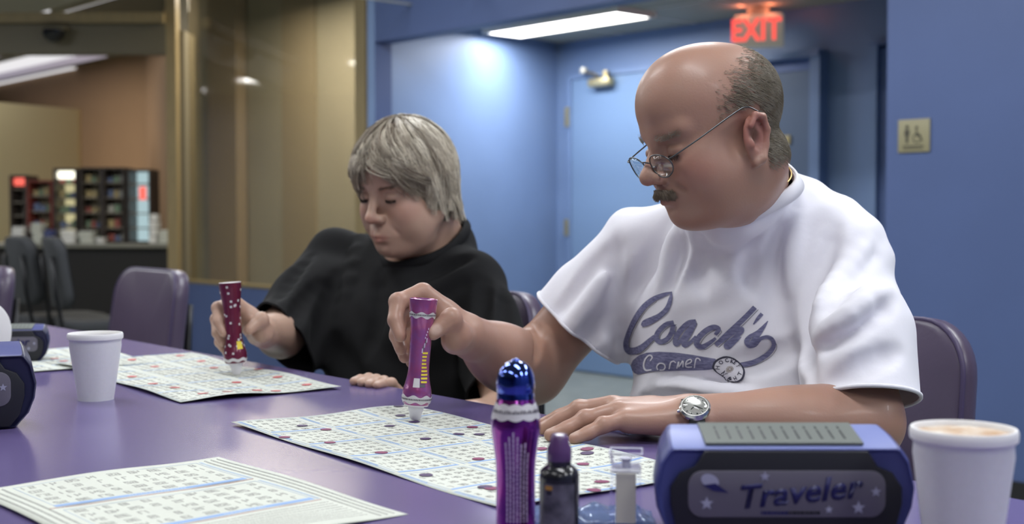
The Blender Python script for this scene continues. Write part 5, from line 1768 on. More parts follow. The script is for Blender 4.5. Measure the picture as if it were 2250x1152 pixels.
# far sheet of the woman and one more lying behind it
Rw, Bw, Tw = on_z(750, 856, TZ), on_z(415, 890, TZ), on_z(360, 768, TZ)
U = Tw - Rw; Vv = Bw - Rw; Vv = Vv - U.normalized() * Vv.dot(U.normalized())
sh = Sheet('bingo_sheet', Rw, U.normalized() * .60, Vv.normalized() * .262, 'bingo sheet with red dots under the woman\'s dauber', ph=1.2, amp=.0035, lift=.0012)
cw, ch_ = sh.lv / 3, sh.lu / 6
RED = [(290, 796), (340, 809), (396, 789), (290, 832), (336, 847), (384, 858), (346, 778), (442, 800), (568, 817), (610, 836), (674, 851), (565, 862), (606, 863), (446, 873), (470, 812), (520, 845), (500, 870), (140, 796), (230, 800), (165, 806)]
for i in range(6):
    for j in range(3):
        a0, b0 = i * ch_ + .006, j * cw + .010
        sh.card(a0, b0, a0 + ch_ - .008, b0 + cw - .013, 5, 5, rnd, band=.004)
for x, y in RED: sh.daub(on_z(x, y, TZ), 7, .0082)
sh.done()
O2 = Rw + U.normalized() * .50 + Vv.normalized() * .10
sh = Sheet('bingo_sheet', O2, U.normalized() * .36, Vv.normalized() * .262, 'red-dotted bingo sheet behind the small foam cup', ph=3.3, amp=.002)
for i in range(4):
    for j in range(3):
        a0, b0 = i * .088 + .006, j * cw + .010
        sh.card(a0, b0, a0 + .08, b0 + cw - .013, 5, 5, rnd, band=.004)
for x, y in RED + [(120, 790), (190, 790), (150, 815)]: sh.daub(on_z(x, y, TZ), 7, .0082)
sh.done()

# ---------------------------------------------------------------- foam cups
M_foam = mat('white_foam', (0.66, 0.65, 0.70), 0.6, sss=0.05, noise_amt=.03, noise_scale=200, bump=.05, bump_scale=500)
M_rimw = mat('white_foam_rim', (0.80, 0.79, 0.80), 0.5)
def cup(loc, rt, rb, h, label, drink, fill):
    c = root('foam_cup', loc, label, 'cup')
    prof = [(0, .003), (rb * .9, .003), (rb, 0), (rb, .002), (rb + (rt - rb) * .80, h * .80), (rt * .925, h * .86), (rt * .925, h * .89), (rt * .95, h * .905), (rt * .96, h * .955)]
    inner = [(rt * .90, h * .955), (rb * .9, .012), (0, .010)]
    lathe('body', prof + inner, M_foam, c, 56)
    lathe('rim', [(rt * .90, h * .92), (rt * .955, h * .905), (rt * .995, h * .92), (rt, h * .945), (rt * 1.0, h * .98), (rt * .975, h), (rt * .93, h), (rt * .90, h * .98), (rt * .90, h * .92)], M_rimw, c, 56)
    bm = bmesh.new()
    rf = rt * .895; n = 40
    zc = fill
    rings = []
    for i in range(9):
        r = rf * (i + .001) / 8
        rings.append([bm.verts.new((r * math.cos(2 * math.pi * k / n), r * math.sin(2 * math.pi * k / n), zc + (.0022 * noise.noise(Vector((r * 90 * math.cos(2 * math.pi * k / n), r * 90 * math.sin(2 * math.pi * k / n), 3)))) * (1 if i < 8 else 0))) for k in range(n)])
    for i in range(8):
        for k in range(n): bm.faces.new((rings[i][k], rings[i][(k + 1) % n], rings[i + 1][(k + 1) % n], rings[i + 1][k]))
    from_bm('drink', bm, drink, c, True)
    return c
M_drink = mat('creamy_foam', (0.72, 0.66, 0.58), 0.5, col2=(0.45, 0.27, 0.14), noise_scale=55)
pb = on_z(211, 878, TZ)
cup((pb.x, pb.y, TZ), .0398, .0255, .0985, 'small white foam cup beside the woman\'s bingo sheet', mat('pale_drink', (0.7, 0.66, 0.6), .4), .0925)
YC = 0.985
cup((at(2118, 900, YC).x, YC, TZ), .0405, .0275, .1060, 'white foam cup filled to the rim with creamy froth, at the right', M_drink, .1018)

# ---------------------------------------------------------------- daubers
M_pfilm = mat('purple_foil', (0.19, 0.02, 0.27), 0.18, 0.85, col2=(0.34, 0.03, 0.33), noise_scale=55, coat=.6)
M_mfilm = mat('magenta_foil', (0.36, 0.07, 0.20), 0.25, 0.5, col2=(0.28, 0.09, 0.30), noise_scale=60, coat=.6)
M_rfilm = mat('maroon_foil', (0.13, 0.012, 0.04), 0.3, 0.3, coat=.4)
M_chrome = mat('blue_chrome', (0.05, 0.10, 0.50), 0.08, 1.0, coat=1.0)
M_label = mat('silver_label', (0.62, 0.60, 0.62), 0.4, 0.2)
M_ltext = mat('label_text', (0.10, 0.09, 0.11), 0.6)
M_lav = mat('lavender_text', (0.50, 0.40, 0.58), 0.5)
M_tip = mat('white_sponge', (0.72, 0.70, 0.74), 0.7)
M_yel = mat('yellow_print', (0.72, 0.58, 0.05), 0.5)
def rad_at(prof, z):
    for (r0, z0), (r1, z1) in zip(prof, prof[1:]):
        if min(z0, z1) <= z <= max(z0, z1) and abs(z1 - z0) > 1e-9: return r0 + (r1 - r0) * (z - z0) / (z1 - z0)
    return prof[-1][0]
def wrap_bm(bm, prof, th0, th1, z0, z1, m=0, off=.0003, nt_=None, nz=1, lo=None, hi=None):
    """patch of label on a turned surface; lo/hi are optional edge functions of theta"""
    nt_ = nt_ or max(1, int(abs(th1 - th0) / .12))
    g = []
    for i in range(nt_ + 1):
        th = th0 + (th1 - th0) * i / nt_; col = []
        a_ = z0 + (lo(th) if lo else 0); b_ = z1 + (hi(th) if hi else 0)
        for j in range(nz + 1):
            z = a_ + (b_ - a_) * j / nz; r = rad_at(prof, z) + off
            col.append(bm.verts.new((r * math.cos(th), r * math.sin(th), z)))
        g.append(col)
    for i in range(nt_):
        for j in range(nz):
            f = bm.faces.new((g[i][j], g[i + 1][j], g[i + 1][j + 1], g[i][j + 1])); f.material_index = m; f.smooth = True
def smooth_prof(p, n=6): return [(float(q[0]), float(q[1])) for q in spline([(a, b, 0) for a, b in p], n)]
# standing dauber with the chrome cap
DB = root('dauber', (at(1133, 900, 1.09).x, 1.09, TZ), 'purple foil dauber standing with a shiny blue chrome cap', 'dauber')
pr = smooth_prof([(.0160, 0), (.0172, .004), (.0168, .03), (.0172, .058), (.0195, .078), (.0212, .092), (.0206, .102), (.0180, .112), (.0158, .1195)])
pr = [(a, b * .96) for a, b in pr]
bp = [(0, 0)] + pr + [(0, .1147)]
lathe('bottle', bp, M_pfilm, DB, 48, sharp=1.2)
bp = bp[:-1] + [(0, .1147)]
lathe('cap', smooth_prof([(.0164, .1140), (.0162, .1175), (.0160, .1190), (.0166, .1240), (.0166, .1290), (.0155, .1350), (.0128, .1405), (.0088, .1443), (.0040, .1463), (.0034, .1474), (.0020, .1482), (.0001, .1484)], 4), M_chrome, DB, 40)
bm = bmesh.new()
sc = lambda th: .0016 * abs(math.sin(th * 5))
wrap_bm(bm, pr, 0, 2 * math.pi, .0985, .1095, 0, .0003, 120, 3, lo=lambda t: -sc(t) * 1.2, hi=lambda t: sc(t))
for q, c in enumerate('SAMPLE'[:0]): pass
rn = random.Random(3)
t = -2.9
while t < .3:
    w_ = rn.uniform(.04, .09); wrap_bm(bm, pr, t, t + w_, .1028, .1054 + rn.uniform(-.0006, .0006), 1, .0006); t += w_ + rn.uniform(.02, .05)
for k in range(7):                                        # columns of small print running up the bottle
    th = -2.05 + k * .17; top = (.085, .082, .078, .074, .070, .066, .060)[abs(k - 2)]
    z = .010
    while z < top:
        L_ = rn.uniform(.0015, .005); wrap_bm(bm, pr, th, th + .085, z, z + L_, 2, .0004); z += L_ + rn.uniform(.0004, .0009)
from_bm('label', bm, [M_label, M_ltext, M_lav], DB, True)

def held_dauber(name, tip, top, body_m, label, dots=False):
    """upside down dauber, sponge tip touching the sheet"""
    tip = Vector(tip); top = Vector(top); ax_ = (top - tip); H = ax_.length; z_ = ax_.normalized()
    x_ = Vector((1, 0, 0)); x_ = (x_ - z_ * x_.dot(z_)).normalized(); y_ = z_.cross(x_)
    r_ = root('dauber', tip, label, 'dauber'); r_.matrix_world = axes(x_, y_, z_, tip)
    k = H / .163
    pr = smooth_prof([(.0165, .0215), (.0192, .028), (.0188, .040), (.0165, .050), (.0140, .065), (.0138, .085), (.0142, .105), (.0148, .125), (.0168, .140), (.0180, .152), (.0186, .163)])
    pr = [(a, b * k) for a, b in pr]
    lathe('bottle', [(0, .0215 * k)] + pr + [(.0180, .1632 * k), (.0165, .1615 * k), (0, .1612 * k)], body_m, r_, 40, sharp=1.0)
    lathe('tip', [(0, 0), (.0055, .0004), (.0075, .003), (.0085, .010), (.0100, .013), (.0105, .0185), (.0160, .0195), (.0165, .0215), (0, .0215)], M_tip, r_, 32)
    bm = bmesh.new()
    w1 = lambda t: .0014 * math.sin(t * 7)
    if not dots:
        wrap_bm(bm, pr, 0, 2 * math.pi, .0245 * k, .0340 * k, 0, .0004, 110, 3, lo=w1, hi=lambda t: .0016 * math.sin(t * 7 + 1))
        wrap_bm(bm, pr, 0, 2 * math.pi, .1385 * k, .1450 * k, 0, .0004, 110, 3, lo=w1, hi=w1)
        rn = random.Random(9); t = -2.9
        for zz in (.0285, .1410):
            t = -2.9
            while t < .2:
                w_ = rn.uniform(.05, .1); wrap_bm(bm, pr, t, t + w_, zz * k, (zz + .0022) * k, 1, .0008); t += w_ + .04
        # yellow sun rays and dark motif on the label side
        for q in range(9):
            zc = (.052 + q * .0048) * k; wrap_bm(bm, pr, -1.25, -1.25 + .55 + .12 * math.sin(q * .8), zc, zc + .0026 * k, 2, .0005, 4)
        wrap_bm(bm, pr, -1.85, -1.35, .046 * k, .058 * k, 0, .0005, 4)
        wrap_bm(bm, pr, -1.35, -.9, .0465 * k, .0505 * k, 1, .0006, 4)
        for q in range(5):                                # slanted mark
            wrap_bm(bm, pr, -1.35 + q * .09, -1.35 + q * .09 + .11, (.092 + q * .0035) * k, (.098 + q * .0035) * k, 1 if q % 2 else 3, .0006, 2)
        for q in range(4):
            wrap_bm(bm, pr, -1.15 + q * .08, -1.15 + q * .08 + .10, (.111 + q * .004) * k, (.1135 + q * .004) * k, 3, .0006, 2)
        from_bm('label', bm, [M_label, M_ltext, M_yel, M_lav], r_, True)
    else:
        rn = random.Random(2)
        for q in range(60):
            th, z = rn.uniform(0, 2 * math.pi), rn.uniform(.03, .155) * k; r0 = rad_at(pr, z)
            wrap_bm(bm, pr, th, th + .0036 / r0, z, z + .0036, 0, .0004, 2, 2)
        wrap_bm(bm, pr, 0, 2 * math.pi, .0245 * k, .030 * k, 0, .0004, 60, 2, lo=w1, hi=w1)
        wrap_bm(bm, pr, -1.1, -.5, .046 * k, .060 * k, 1, .0005, 4)
        from_bm('label', bm, [M_label, M_yel], r_, True)
        lathe('top_disc', [(0, .1640 * k), (.0182, .1640 * k), (.0182, .1625 * k), (0, .1625 * k)], M_label, r_, 32)
    return r_
dt = on_z(912, 927, TZ); dt.z = TZ + .0022
held_dauber('dauber', dt, at(931, 657, dt.y + .001), M_mfilm, 'magenta dauber held upside down in the man\'s hand')
wt = on_z(520, 830, TZ); wt.z = TZ + .005
held_dauber('dauber', wt, at(505, 622, wt.y), M_rfilm, 'maroon dauber with white dots held in the woman\'s hand', True)

# small dark bottle with a purple cap
YB = 1.045
SB = root('ink_bottle', (at(1229, 1000, YB).x, YB, TZ), 'short black bottle with a translucent purple cap beside the standing dauber', 'bottle')
M_bk = mat('black_plastic_gloss', (0.012, 0.012, 0.016), 0.22, coat=.4)
pb_ = [(.0150, 0), (.0162, .002), (.0164, .010), (.0164, .055), (.0158, .0605), (.0120, .0640), (.0098, .0650), (.0098, .0700)]
lathe('bottle', [(0, 0)] + pb_ + [(0, .0700)], M_bk, SB, 40, sharp=1.0)
lathe('cap', [(0, .0690), (.0099, .0690), (.0103, .0700), (.0100, .0790), (.0080, .0835), (.0075, .0880), (.0060, .0905), (.0030, .0912), (0, .0913)], mat('purple_cap', (0.10, 0.045, 0.14), 0.25, coat=.5), SB, 32, sharp=.6)
bm = bmesh.new()
wrap_bm(bm, pb_, -2.5, -.75, .004, .052, 0, .0003, 14, 2)
wrap_bm(bm, pb_, -2.35, -1.95, .0470, .0505, 1, .0006, 3); wrap_bm(bm, pb_, -2.3, -2.0, .0430, .0470, 2, .0006, 3)
from_bm('label', bm, [mat('smoky_label', (0.14, 0.13, 0.17), 0.35, col2=(0.03, 0.03, 0.04), noise_scale=60), mat('orange_corner', (0.4, 0.2, 0.04), .5), M_bk], SB, True)

# clear plastic box with a cream slip inside
YP = 1.06
CB = root('clear_container', (at(1377, 1000, YP).x, YP + .006, TZ), 'narrow clear plastic holder with a cream slip inside, left of the big handheld', 'container', None, -.12)
M_acr = bpy.data.materials.new('clear_plastic'); M_acr.use_nodes = True
nt = M_acr.node_tree; nt.nodes.clear()
tr = nt.nodes.new('ShaderNodeBsdfTransparent'); gl = nt.nodes.new('ShaderNodeBsdfGlossy'); mx = nt.nodes.new('ShaderNodeMixShader'); lw = nt.nodes.new('ShaderNodeLayerWeight'); oo = nt.nodes.new('ShaderNodeOutputMaterial')
tr.inputs[0].default_value = (0.97, 0.97, 0.99, 1); gl.inputs['Roughness'].default_value = 0.05; gl.inputs[0].default_value = (.9, .9, 1, 1); lw.inputs[0].default_value = 0.16
nt.links.new(lw.outputs['Facing'], mx.inputs[0]); nt.links.new(tr.outputs[0], mx.inputs[1]); nt.links.new(gl.outputs[0], mx.inputs[2]); nt.links.new(mx.outputs[0], oo.inputs[0])
hw = .0125
M_cedge = mat('clear_edge', (.62, .62, .7), .15, spec=1)
bm = bmesh.new()
for z0, z1, w0, w1 in ((.001, .0575, hw * 1.12, hw * .98), (.0600, .0725, hw * .92, hw * 1.08)):
    a = [bm.verts.new((sx * w0, sy * w0, z0)) for sx, sy in ((-1, -1), (1, -1), (1, 1), (-1, 1))]
    b = [bm.verts.new((sx * w1, sy * w1, z1)) for sx, sy in ((-1, -1), (1, -1), (1, 1), (-1, 1))]
    for k in range(4): bm.faces.new((a[k], a[(k + 1) % 4], b[(k + 1) % 4], b[k]))
    bm.faces.new(a[::-1])
    if z0 < .01: bm.faces.new(b)
o = from_bm('shell', bm, M_acr, CB); md = o.modifiers.new('s', 'SOLIDIFY'); md.thickness = .0013
for z0, w0, nm_ in ((.0725, hw * 1.08, 'lid_edge'), (.0575, hw * .98, 'shoulder_edge'), (.001, hw * 1.12, 'base_edge')):
    bm = bmesh.new(); bm_tube(bm, [(sx * w0, sy * w0, z0) for sx, sy in ((-1, -1), (1, -1), (1, 1), (-1, 1))], .0008, 6, closed=True)
    from_bm(nm_, bm, M_cedge, CB, True)
box('slip', (0, -.001, .034), (.0165, .012, .042), mat('cream_slip', (0.80, 0.78, 0.60), 0.6), CB)
lathe('plug', [(0, .0585), (.0045, .0585), (.0035, .064), (.0055, .067), (0, .0675)], mat('frosted_plug', (.55, .55, .62), .3), CB, 20)

# crumpled translucent packet around the bottles
M_film = bpy.data.materials.new('film'); M_film.use_nodes = True
nt = M_film.node_tree; nt.nodes.clear()
tr = nt.nodes.new('ShaderNodeBsdfTransparent'); pr_ = nt.nodes.new('ShaderNodeBsdfPrincipled'); mx = nt.nodes.new('ShaderNodeMixShader'); oo = nt.nodes.new('ShaderNodeOutputMaterial')
tr.inputs[0].default_value = (0.75, 0.85, 1.0, 1); pr_.inputs['Base Color'].default_value = (0.20, 0.26, 0.42, 1); pr_.inputs['Roughness'].default_value = .12
mx.inputs[0].default_value = .5
nt.links.new(tr.outputs[0], mx.inputs[1]); nt.links.new(pr_.outputs[0], mx.inputs[2]); nt.links.new(mx.outputs[0], oo.inputs[0])
def crumple(name, c, lx, ly, hmax, seed, label, m):
    bm = bmesh.new(); nx_, ny_ = 44, 16
    g = []
    for i in range(nx_ + 1):
        rw = []
        for j in range(ny_ + 1):
            u, v = i / nx_ - .5, j / ny_ - .5
            q = Vector((u * lx * 32 + seed, v * ly * 32, seed))
            e = max(0, 1 - (2 * abs(u)) ** 4) * max(0, 1 - (2 * abs(v)) ** 4)
            hgt = .0012 + hmax * e * (.45 + abs(noise.noise(q)) * 1.3 + .25 * abs(noise.noise(q * 2.7)))
            rw.append(bm.verts.new((u * lx + .004 * noise.noise(q + Vector((9, 0, 0))), v * ly + .004 * noise.noise(q + Vector((0, 9, 0))), hgt)))
        g.append(rw)
    for i in range(nx_):
        for j in range(ny_): bm.faces.new((g[i][j], g[i + 1][j], g[i + 1][j + 1], g[i][j + 1]))
    o = from_bm(name, bm, m, None, True); o.location = c
    md = o.modifiers.new('s', 'SOLIDIFY'); md.thickness = .0004
    return tag(o, label, 'packet')
crumple('plastic_packet', (at(1270, 1100, 1.13).x, 1.125, TZ + .001), .135, .055, .011, 4.0, 'crumpled clear bluish plastic packet lying behind the bottles', M_film)

# ---------------------------------------------------------------- handheld bingo units
M_hb = mat('blue_shell', (0.055, 0.065, 0.23), 0.4)
M_hl = mat('blue_shell_toplit', (0.20, 0.235, 0.50), 0.4)
M_hk = mat('black_bezel', (0.012, 0.012, 0.018), 0.45)
M_hg = mat('grey_grille', (0.13, 0.145, 0.135), 0.6)
M_hp = mat('grey_violet_panel', (0.125, 0.115, 0.15), 0.35)
M_hd = mat('near_black_blue_shell', (0.014, 0.015, 0.05), 0.4)
M_navy = mat('navy_print', (0.012, 0.012, 0.09), 0.4)
M_star = mat('silver_print', (0.34, 0.34, 0.46), 0.35)
def handheld(loc, rz, label, s=1.0, dark=False):
    h = root('bingo_handheld', loc, label, 'bingo computer', None, rz)
    OUT = [(-.084, .0), (-.098, .018), (-.1045, .036), (-.1065, .054), (-.1015, .078), (-.094, .090), (.094, .090), (.1015, .078), (.1065, .054), (.1045, .036), (.098, .018), (.084, .0)]
    def sect(y, fx, z0, z1, bulge=0):
        zt_ = .090
        return [(x * fx * s, y * s, (z0 + (z / zt_) * (z1 - z0)) * s) for x, z in OUT]
    secs = [sect(.0035, .965, .003, .078), sect(.0, .985, .0015, .080), sect(.006, 1.0, 0, .0825), sect(.030, .985, 0, .0885), sect(.052, .955, .0, .0925), sect(.066, .93, .0, .0905), sect(.085, .88, .004, .070)]
    bm = bmesh.new()
    rg = [[bm.verts.new(p) for p in sc_] for sc_ in secs]
    for a, b in zip(rg, rg[1:]):
        n = len(a)
        for k in range(n):
            f = bm.faces.new((a[k], a[(k + 1) % n], b[(k + 1) % n], b[k]))
            f.material_index = 0
    bm.faces.new(rg[0]); bm.faces.new(rg[-1][::-1])
    bmesh.ops.recalc_face_normals(bm, faces=bm.faces)
    for f in bm.faces:
        if f.normal.z > .80: f.material_index = 1  # upward faces get a lighter shell: light from above put into the colour
    es = [e for e in bm.edges if len(e.link_faces) == 2 and e.calc_face_angle(0) > .35]
    bmesh.ops.bevel(bm, geom=es, offset=.0022 * s, segments=3, affect='EDGES', profile=.5)
    from_bm('shell', bm, [M_hd, M_hb] if dark else [M_hb, M_hl], h, auto=True)
    def slab(name, pts, y0, y1, m, bev=.0012):
        bm = bmesh.new()
        bm_prism(bm, [(x * s, z * s) for x, z in pts], 0, (y1 - y0) * s, M=axes((1, 0, 0), (0, 0, 1), (0, -1, 0), (0, y1 * s, 0)))
        if bev:
            es = [e for e in bm.edges if e.calc_face_angle(0) > .9 and abs((e.verts[0].co - e.verts[1].co).normalized().y) < .5]
            bmesh.ops.bevel(bm, geom=es, offset=bev * s, segments=2, affect='EDGES', profile=.5)
        return from_bm(name, bm, m, h, auto=True)
    def rrect(x0, z0, x1, z1, r, n=6):
        o_ = []
        for cx_, cz_, a0 in ((x0 + r, z0 + r, 180), (x1 - r, z0 + r, 270), (x1 - r, z1 - r, 0), (x0 + r, z1 - r, 90)):
            for k in range(n + 1):
                a = math.radians(a0 + 90 * k / n); o_.append((cx_ + r * math.cos(a), cz_ + r * math.sin(a)))
        return o_
    bez = slab('bezel', [(-.078, .003), (-.089, .016), (-.094, .036), (-.094, .050), (-.086, .062), (-.074, .067), (-.066, .0795), (.066, .0795), (.074, .067), (.086, .062), (.094, .050), (.094, .036), (.089, .016), (.078, .003)], -.0035, .002, M_hk)
    pan = slab('name_plate', rrect(-.080, .0260, .080, .0640, .012), -.0046, -.002, M_hp, .0006)
    X = axes((1, 0, 0), (0, 0, 1), (0, -1, 0), (0, -.0048 * s, 0))
    bm = bmesh.new()
    Mt = X @ Matrix.Translation((.0085 * s, .0460 * s, 0)) @ Matrix.Rotation(math.radians(5.5), 4, 'Z') @ Matrix.Diagonal((1.05, 1, 1, 1))
    bm_text(bm, 'Traveler', .0262 * s, Mt, shear=.28, bold=.0007 * s, depth=.0006 * s, space=1.05)
    from_bm('lettering', bm, M_navy, pan)
    bm = bmesh.new()
    rn = random.Random(1)
    x = -.021
    while x < .024:
        w_ = rn.uniform(.0012, .003)
        q = [bm.verts.new(X @ Vector((a * s, b * s, .0004))) for a, b in ((x, .0285), (x + w_, .0285), (x + w_, .0310), (x, .0310))]
        bm.faces.new(q).material_index = 0 if x < 0 else 1
        x += w_ + .0006
    from_bm('small_print', bm, [M_navy, M_hk], pan)
    for cx_, cz_, r in ((-.018, .0595, .0042), (-.065, .0375, .0058), (.058, .0340, .0058), (.0720, .0470, .0045), (.034, .0325, .0036)):
        bm = bmesh.new(); P_ = []
        for k in range(10):
            a = math.pi / 2 + k * math.pi / 5; rr_ = r if k % 2 == 0 else r * .42
            P_.append(bm.verts.new(X @ Vector(((cx_ + rr_ * math.cos(a)) * s, (cz_ + rr_ * math.sin(a)) * s, .0004))))
        cc = bm.verts.new(X @ Vector((cx_ * s, cz_ * s, .0005)))
        for k in range(10): bm.faces.new((P_[k], P_[(k + 1) % 10], cc))
        from_bm('star', bm, M_star, pan)
    bm = bmesh.new()
    P_ = [bm.verts.new(X @ Vector(((-.0625 + .0070 * math.cos(a) - .002 * math.sin(a)) * s, (.0560 + .0058 * math.sin(a)) * s, .0004))) for a in [2 * math.pi * k / 20 for k in range(20)]]
    bm.faces.new(P_).material_index = 1
    P_ = [bm.verts.new(X @ Vector((a * s, b * s, .0007))) for a, b in ((-.0685, .0525), (-.0580, .0540), (-.0470, .0460), (-.0600, .0480))]
    bm.faces.new(P_).material_index = 0
    from_bm('emblem', bm, [M_navy, M_star], pan)
    # sloping grille along the top
    p0, p1 = Vector((0, .006, .0835)) * s, Vector((0, .052, .0925)) * s
    sl = (p1 - p0).normalized(); nn = Vector((0, -sl.z, sl.y))
    bm = bmesh.new()
    Mg = axes((1, 0, 0), sl, nn, (p0 + p1) / 2)
    bm_box(bm, 0, 0, 0.0006 * s, .129 * s, (p1 - p0).length * 1.02, .0022 * s)
    bmesh.ops.transform(bm, matrix=Mg, verts=bm.verts)
    gr = from_bm('grille', bm, M_hg, h)
    bm = bmesh.new()
    for k in range(12):
        x = (-.052 + k * .00945) * s
        bm_box(bm, x, -.004 * s, .0014 * s, .0016 * s, .020 * s, .0012 * s)
        bm_box(bm, x, .012 * s, .0014 * s, .0016 * s, .004 * s, .0012 * s)
    bmesh.ops.transform(bm, matrix=Mg, verts=bm.verts)
    from_bm('slots', bm, M_hk, gr)
    return h
YH = 1.03
handheld((at(1727, 1000, YH).x, YH, TZ), 0.0, 'large blue and black handheld bingo computer lettered Traveler, facing the camera', 1.0)
YH2 = 1.63
handheld((at(-112, 800, YH2).x, YH2 - .05, TZ), math.radians(20), 'blue and black handheld bingo computer cut off by the left edge of the picture', 1.15, True)
q = on_z(40, 790, TZ)
h3 = handheld((at(12, 790, 2.36).x, 2.36, TZ), math.radians(10), 'third handheld bingo computer with a grey top, farthest back at the left', .72, True)
# round white plate standing on its edge, leaning back on the far handheld
wc_ = at(-51, 733, 2.27)
tt = root('foam_plate', (wc_.x, 2.27, TZ + .0605), 'round white foam plate standing on edge against the farthest handheld', 'plate')
lathe('plate', [(0, .004), (.040, .004), (.052, .0), (.062, -.003), (.0625, -.0045), (.051, -.0015), (.040, .0020), (0, .0020)], M_rimw, tt, 48)
tt.rotation_euler = (math.radians(78), 0, math.radians(-6))

# ---------------------------------------------------------------- chairs
M_vinyl = mat('purple_vinyl', (0.085, 0.062, 0.105), 0.35, noise_amt=.1, noise_scale=8, bump=.08, bump_scale=150)
M_pipe = mat('violet_piping', (0.06, 0.042, 0.10), 0.45)
M_leg = mat('black_metal', (0.02, 0.02, 0.022), 0.35, .7)
def rounded(w_, h_, r, n=7):
    o_ = []
    for cx_, cz_, a0 in ((w_ / 2 - r, h_ / 2 - r, 0), (-w_ / 2 + r, h_ / 2 - r, 90), (-w_ / 2 + r, -h_ / 2 + r, 180), (w_ / 2 - r, -h_ / 2 + r, 270)):
        for k in range(n + 1):
            a = math.radians(a0 + 90 * k / n); o_.append((cx_ + r * math.cos(a), cz_ + r * math.sin(a)))
    return o_
def pad(bm, w_, h_, th, r, M, curve=.02, taper=0.0, mi=0):
    """plump cushion: outline in x/z, thickness in y"""
    ol = rounded(w_, h_, r)
    prof = [(-.5, .80), (-.46, .90), (-.36, .965), (-.15, 1.0), (.15, 1.0), (.36, .965), (.46, .90), (.5, .80)]
    rings = []
    for t, sc_ in prof:
        rg = []
        for x, z in ol:
            xx = x * (1 - (1 - sc_) * .5) * (1 + taper * (-z / h_)); zz = z * (1 - (1 - sc_) * .35)
            rg.append(bm.verts.new((xx, t * th + curve * (2 * xx / w_) ** 2, zz)))
        rings.append(rg)
    n = len(ol); fs = []
    for a, b in zip(rings, rings[1:]):
        for k in range(n): fs.append(bm.faces.new((a[k], a[(k + 1) % n], b[(k + 1) % n], b[k])))
    for rg, sgn_ in ((rings[0], -1), (rings[-1], 1)):
        c = bm.verts.new((0, sgn_ * th * .56, 0))
        for k in range(n): fs.append(bm.faces.new((rg[k], rg[(k + 1) % n], c)))
    for f in fs: f.smooth = True; f.material_index = mi
    vs_ = {v for f in fs for v in f.verts}
    bmesh.ops.transform(bm, matrix=M, verts=list(vs_))
def chair(loc, face, label, group='purple chairs at the table', w_=.44, top=.885, m=None, mp=None):
    """face = direction (x, y) the sitter looks"""
    m = m or M_vinyl; mp = mp or M_pipe
    rz = math.atan2(face[1], face[0]) + math.pi / 2         # local -y is forward
    c = root('chair', (loc[0], loc[1], 0), label, 'chair', group, rz)
    bm = bmesh.new(); pad(bm, w_, .42, .07, .09, Matrix.Translation((0, -.02, .455)) @ Matrix.Rotation(math.pi / 2, 4, 'X'), 0.0)
    from_bm('seat', bm, m, c, True)
    bh = .38
    Mb = Matrix.Translation((0, .215, top - bh / 2)) @ Matrix.Rotation(math.radians(-8), 4, 'X')
    bm = bmesh.new(); pad(bm, w_ * .97, bh, .055, .085, Mb, -.03, taper=.06)
    bk = from_bm('backrest', bm, m, c, True)
    bm = bmesh.new()
    ol = [Mb @ Vector((x * (1 + .06 * (-z / bh)) * .985, -.021 - .03 * (2 * x / w_) ** 2, z * .98)) for x, z in rounded(w_ * .97, bh, .085)]
    bm_tube(bm, ol, .004, 8, closed=True); from_bm('piping', bm, mp, bk, True)
    for sx in (-1, 1):
        bm = bmesh.new(); bm_tube(bm, [(sx * w_ * .42, -.19, 0), (sx * w_ * .42, -.18, .40)], .011, 10); from_bm('leg', bm, M_leg, c, True)
        bm = bmesh.new(); bm_tube(bm, [(sx * w_ * .42, .24, 0), (sx * w_ * .42, .20, .42), (sx * w_ * .40, .235, .62), (sx * w_ * .36, .25, top - .1)], .011, 10); from_bm('leg', bm, M_leg, c, True)
    bm = bmesh.new(); bm_box(bm, 0, 0, .412, w_ * .86, .38, .02); from_bm('seat_frame', bm, M_leg, c)
    return c
f_n = (en.x, en.y)
p_c = tpt(0, 0, 0)
def chair_at(px, Yb, dx, dy, label, **kw):
    p = at(px, 600, Yb)
    chair((p.x + en.x * .215 + dx, p.y + en.y * .215 + dy), f_n, label, **kw)
chair_at(1925, 2.03, -.03, .0, 'purple vinyl chair the man sits on')
chair_at(1050, 2.70, -.0, .0, 'purple vinyl chair the woman sits on')
chair_at(338, 3.78, 0, 0, 'empty purple vinyl chair pulled up to the table beyond the small foam cup')
chair_at(-28, 4.05, 0, 0, 'purple vinyl chair cut off by the left edge of the picture')
# ================================================================ THE ARCADE ROOM AT THE LEFT
M_dkfab = mat('charcoal_fabric', (0.035, 0.037, 0.042), 0.8)
for px, Y, lab, an in ((210, 6.9, 'dark grey chair with a tall narrow back in the far room, right one of two', 30), (128, 7.2, 'dark grey chair in the far room, left one of two', 40)):
    p = at(px, 600, Y)
    chair((p.x, p.y), (math.cos(math.radians(an)), math.sin(math.radians(an))), lab, group='dark chairs in the far room', w_=.40, top=.93, m=M_dkfab, mp=M_leg)
YK = 11.6
ct_z = at(100, 535, YK).z
x0_, x1_ = at(-60, 0, YK).x, at(376, 0, YK).x
cn = root('counter', ((x0_ + x1_) / 2, YK + .35, 0), 'long dark counter under the prize cabinets', 'counter')
box('worktop', (0, 0, ct_z - .02), (x1_ - x0_, .8, .04), mat('grey_worktop', (0.22, 0.22, 0.19), 0.5), cn, bevel=.006)
box('front_panel', (0, .03, (ct_z - .04) / 2), (x1_ - x0_ - .06, .7, ct_z - .04), mat('black_panel', (0.012, 0.011, 0.011), 0.5), cn)
M_cab = mat('cabinet_black', (0.05, 0.04, 0.035), 0.4)
M_cabr = mat('cabinet_red', (0.22, 0.04, 0.03), 0.4)
M_shelf = mat('shelf_metal', (0.25, 0.22, 0.18), 0.5)
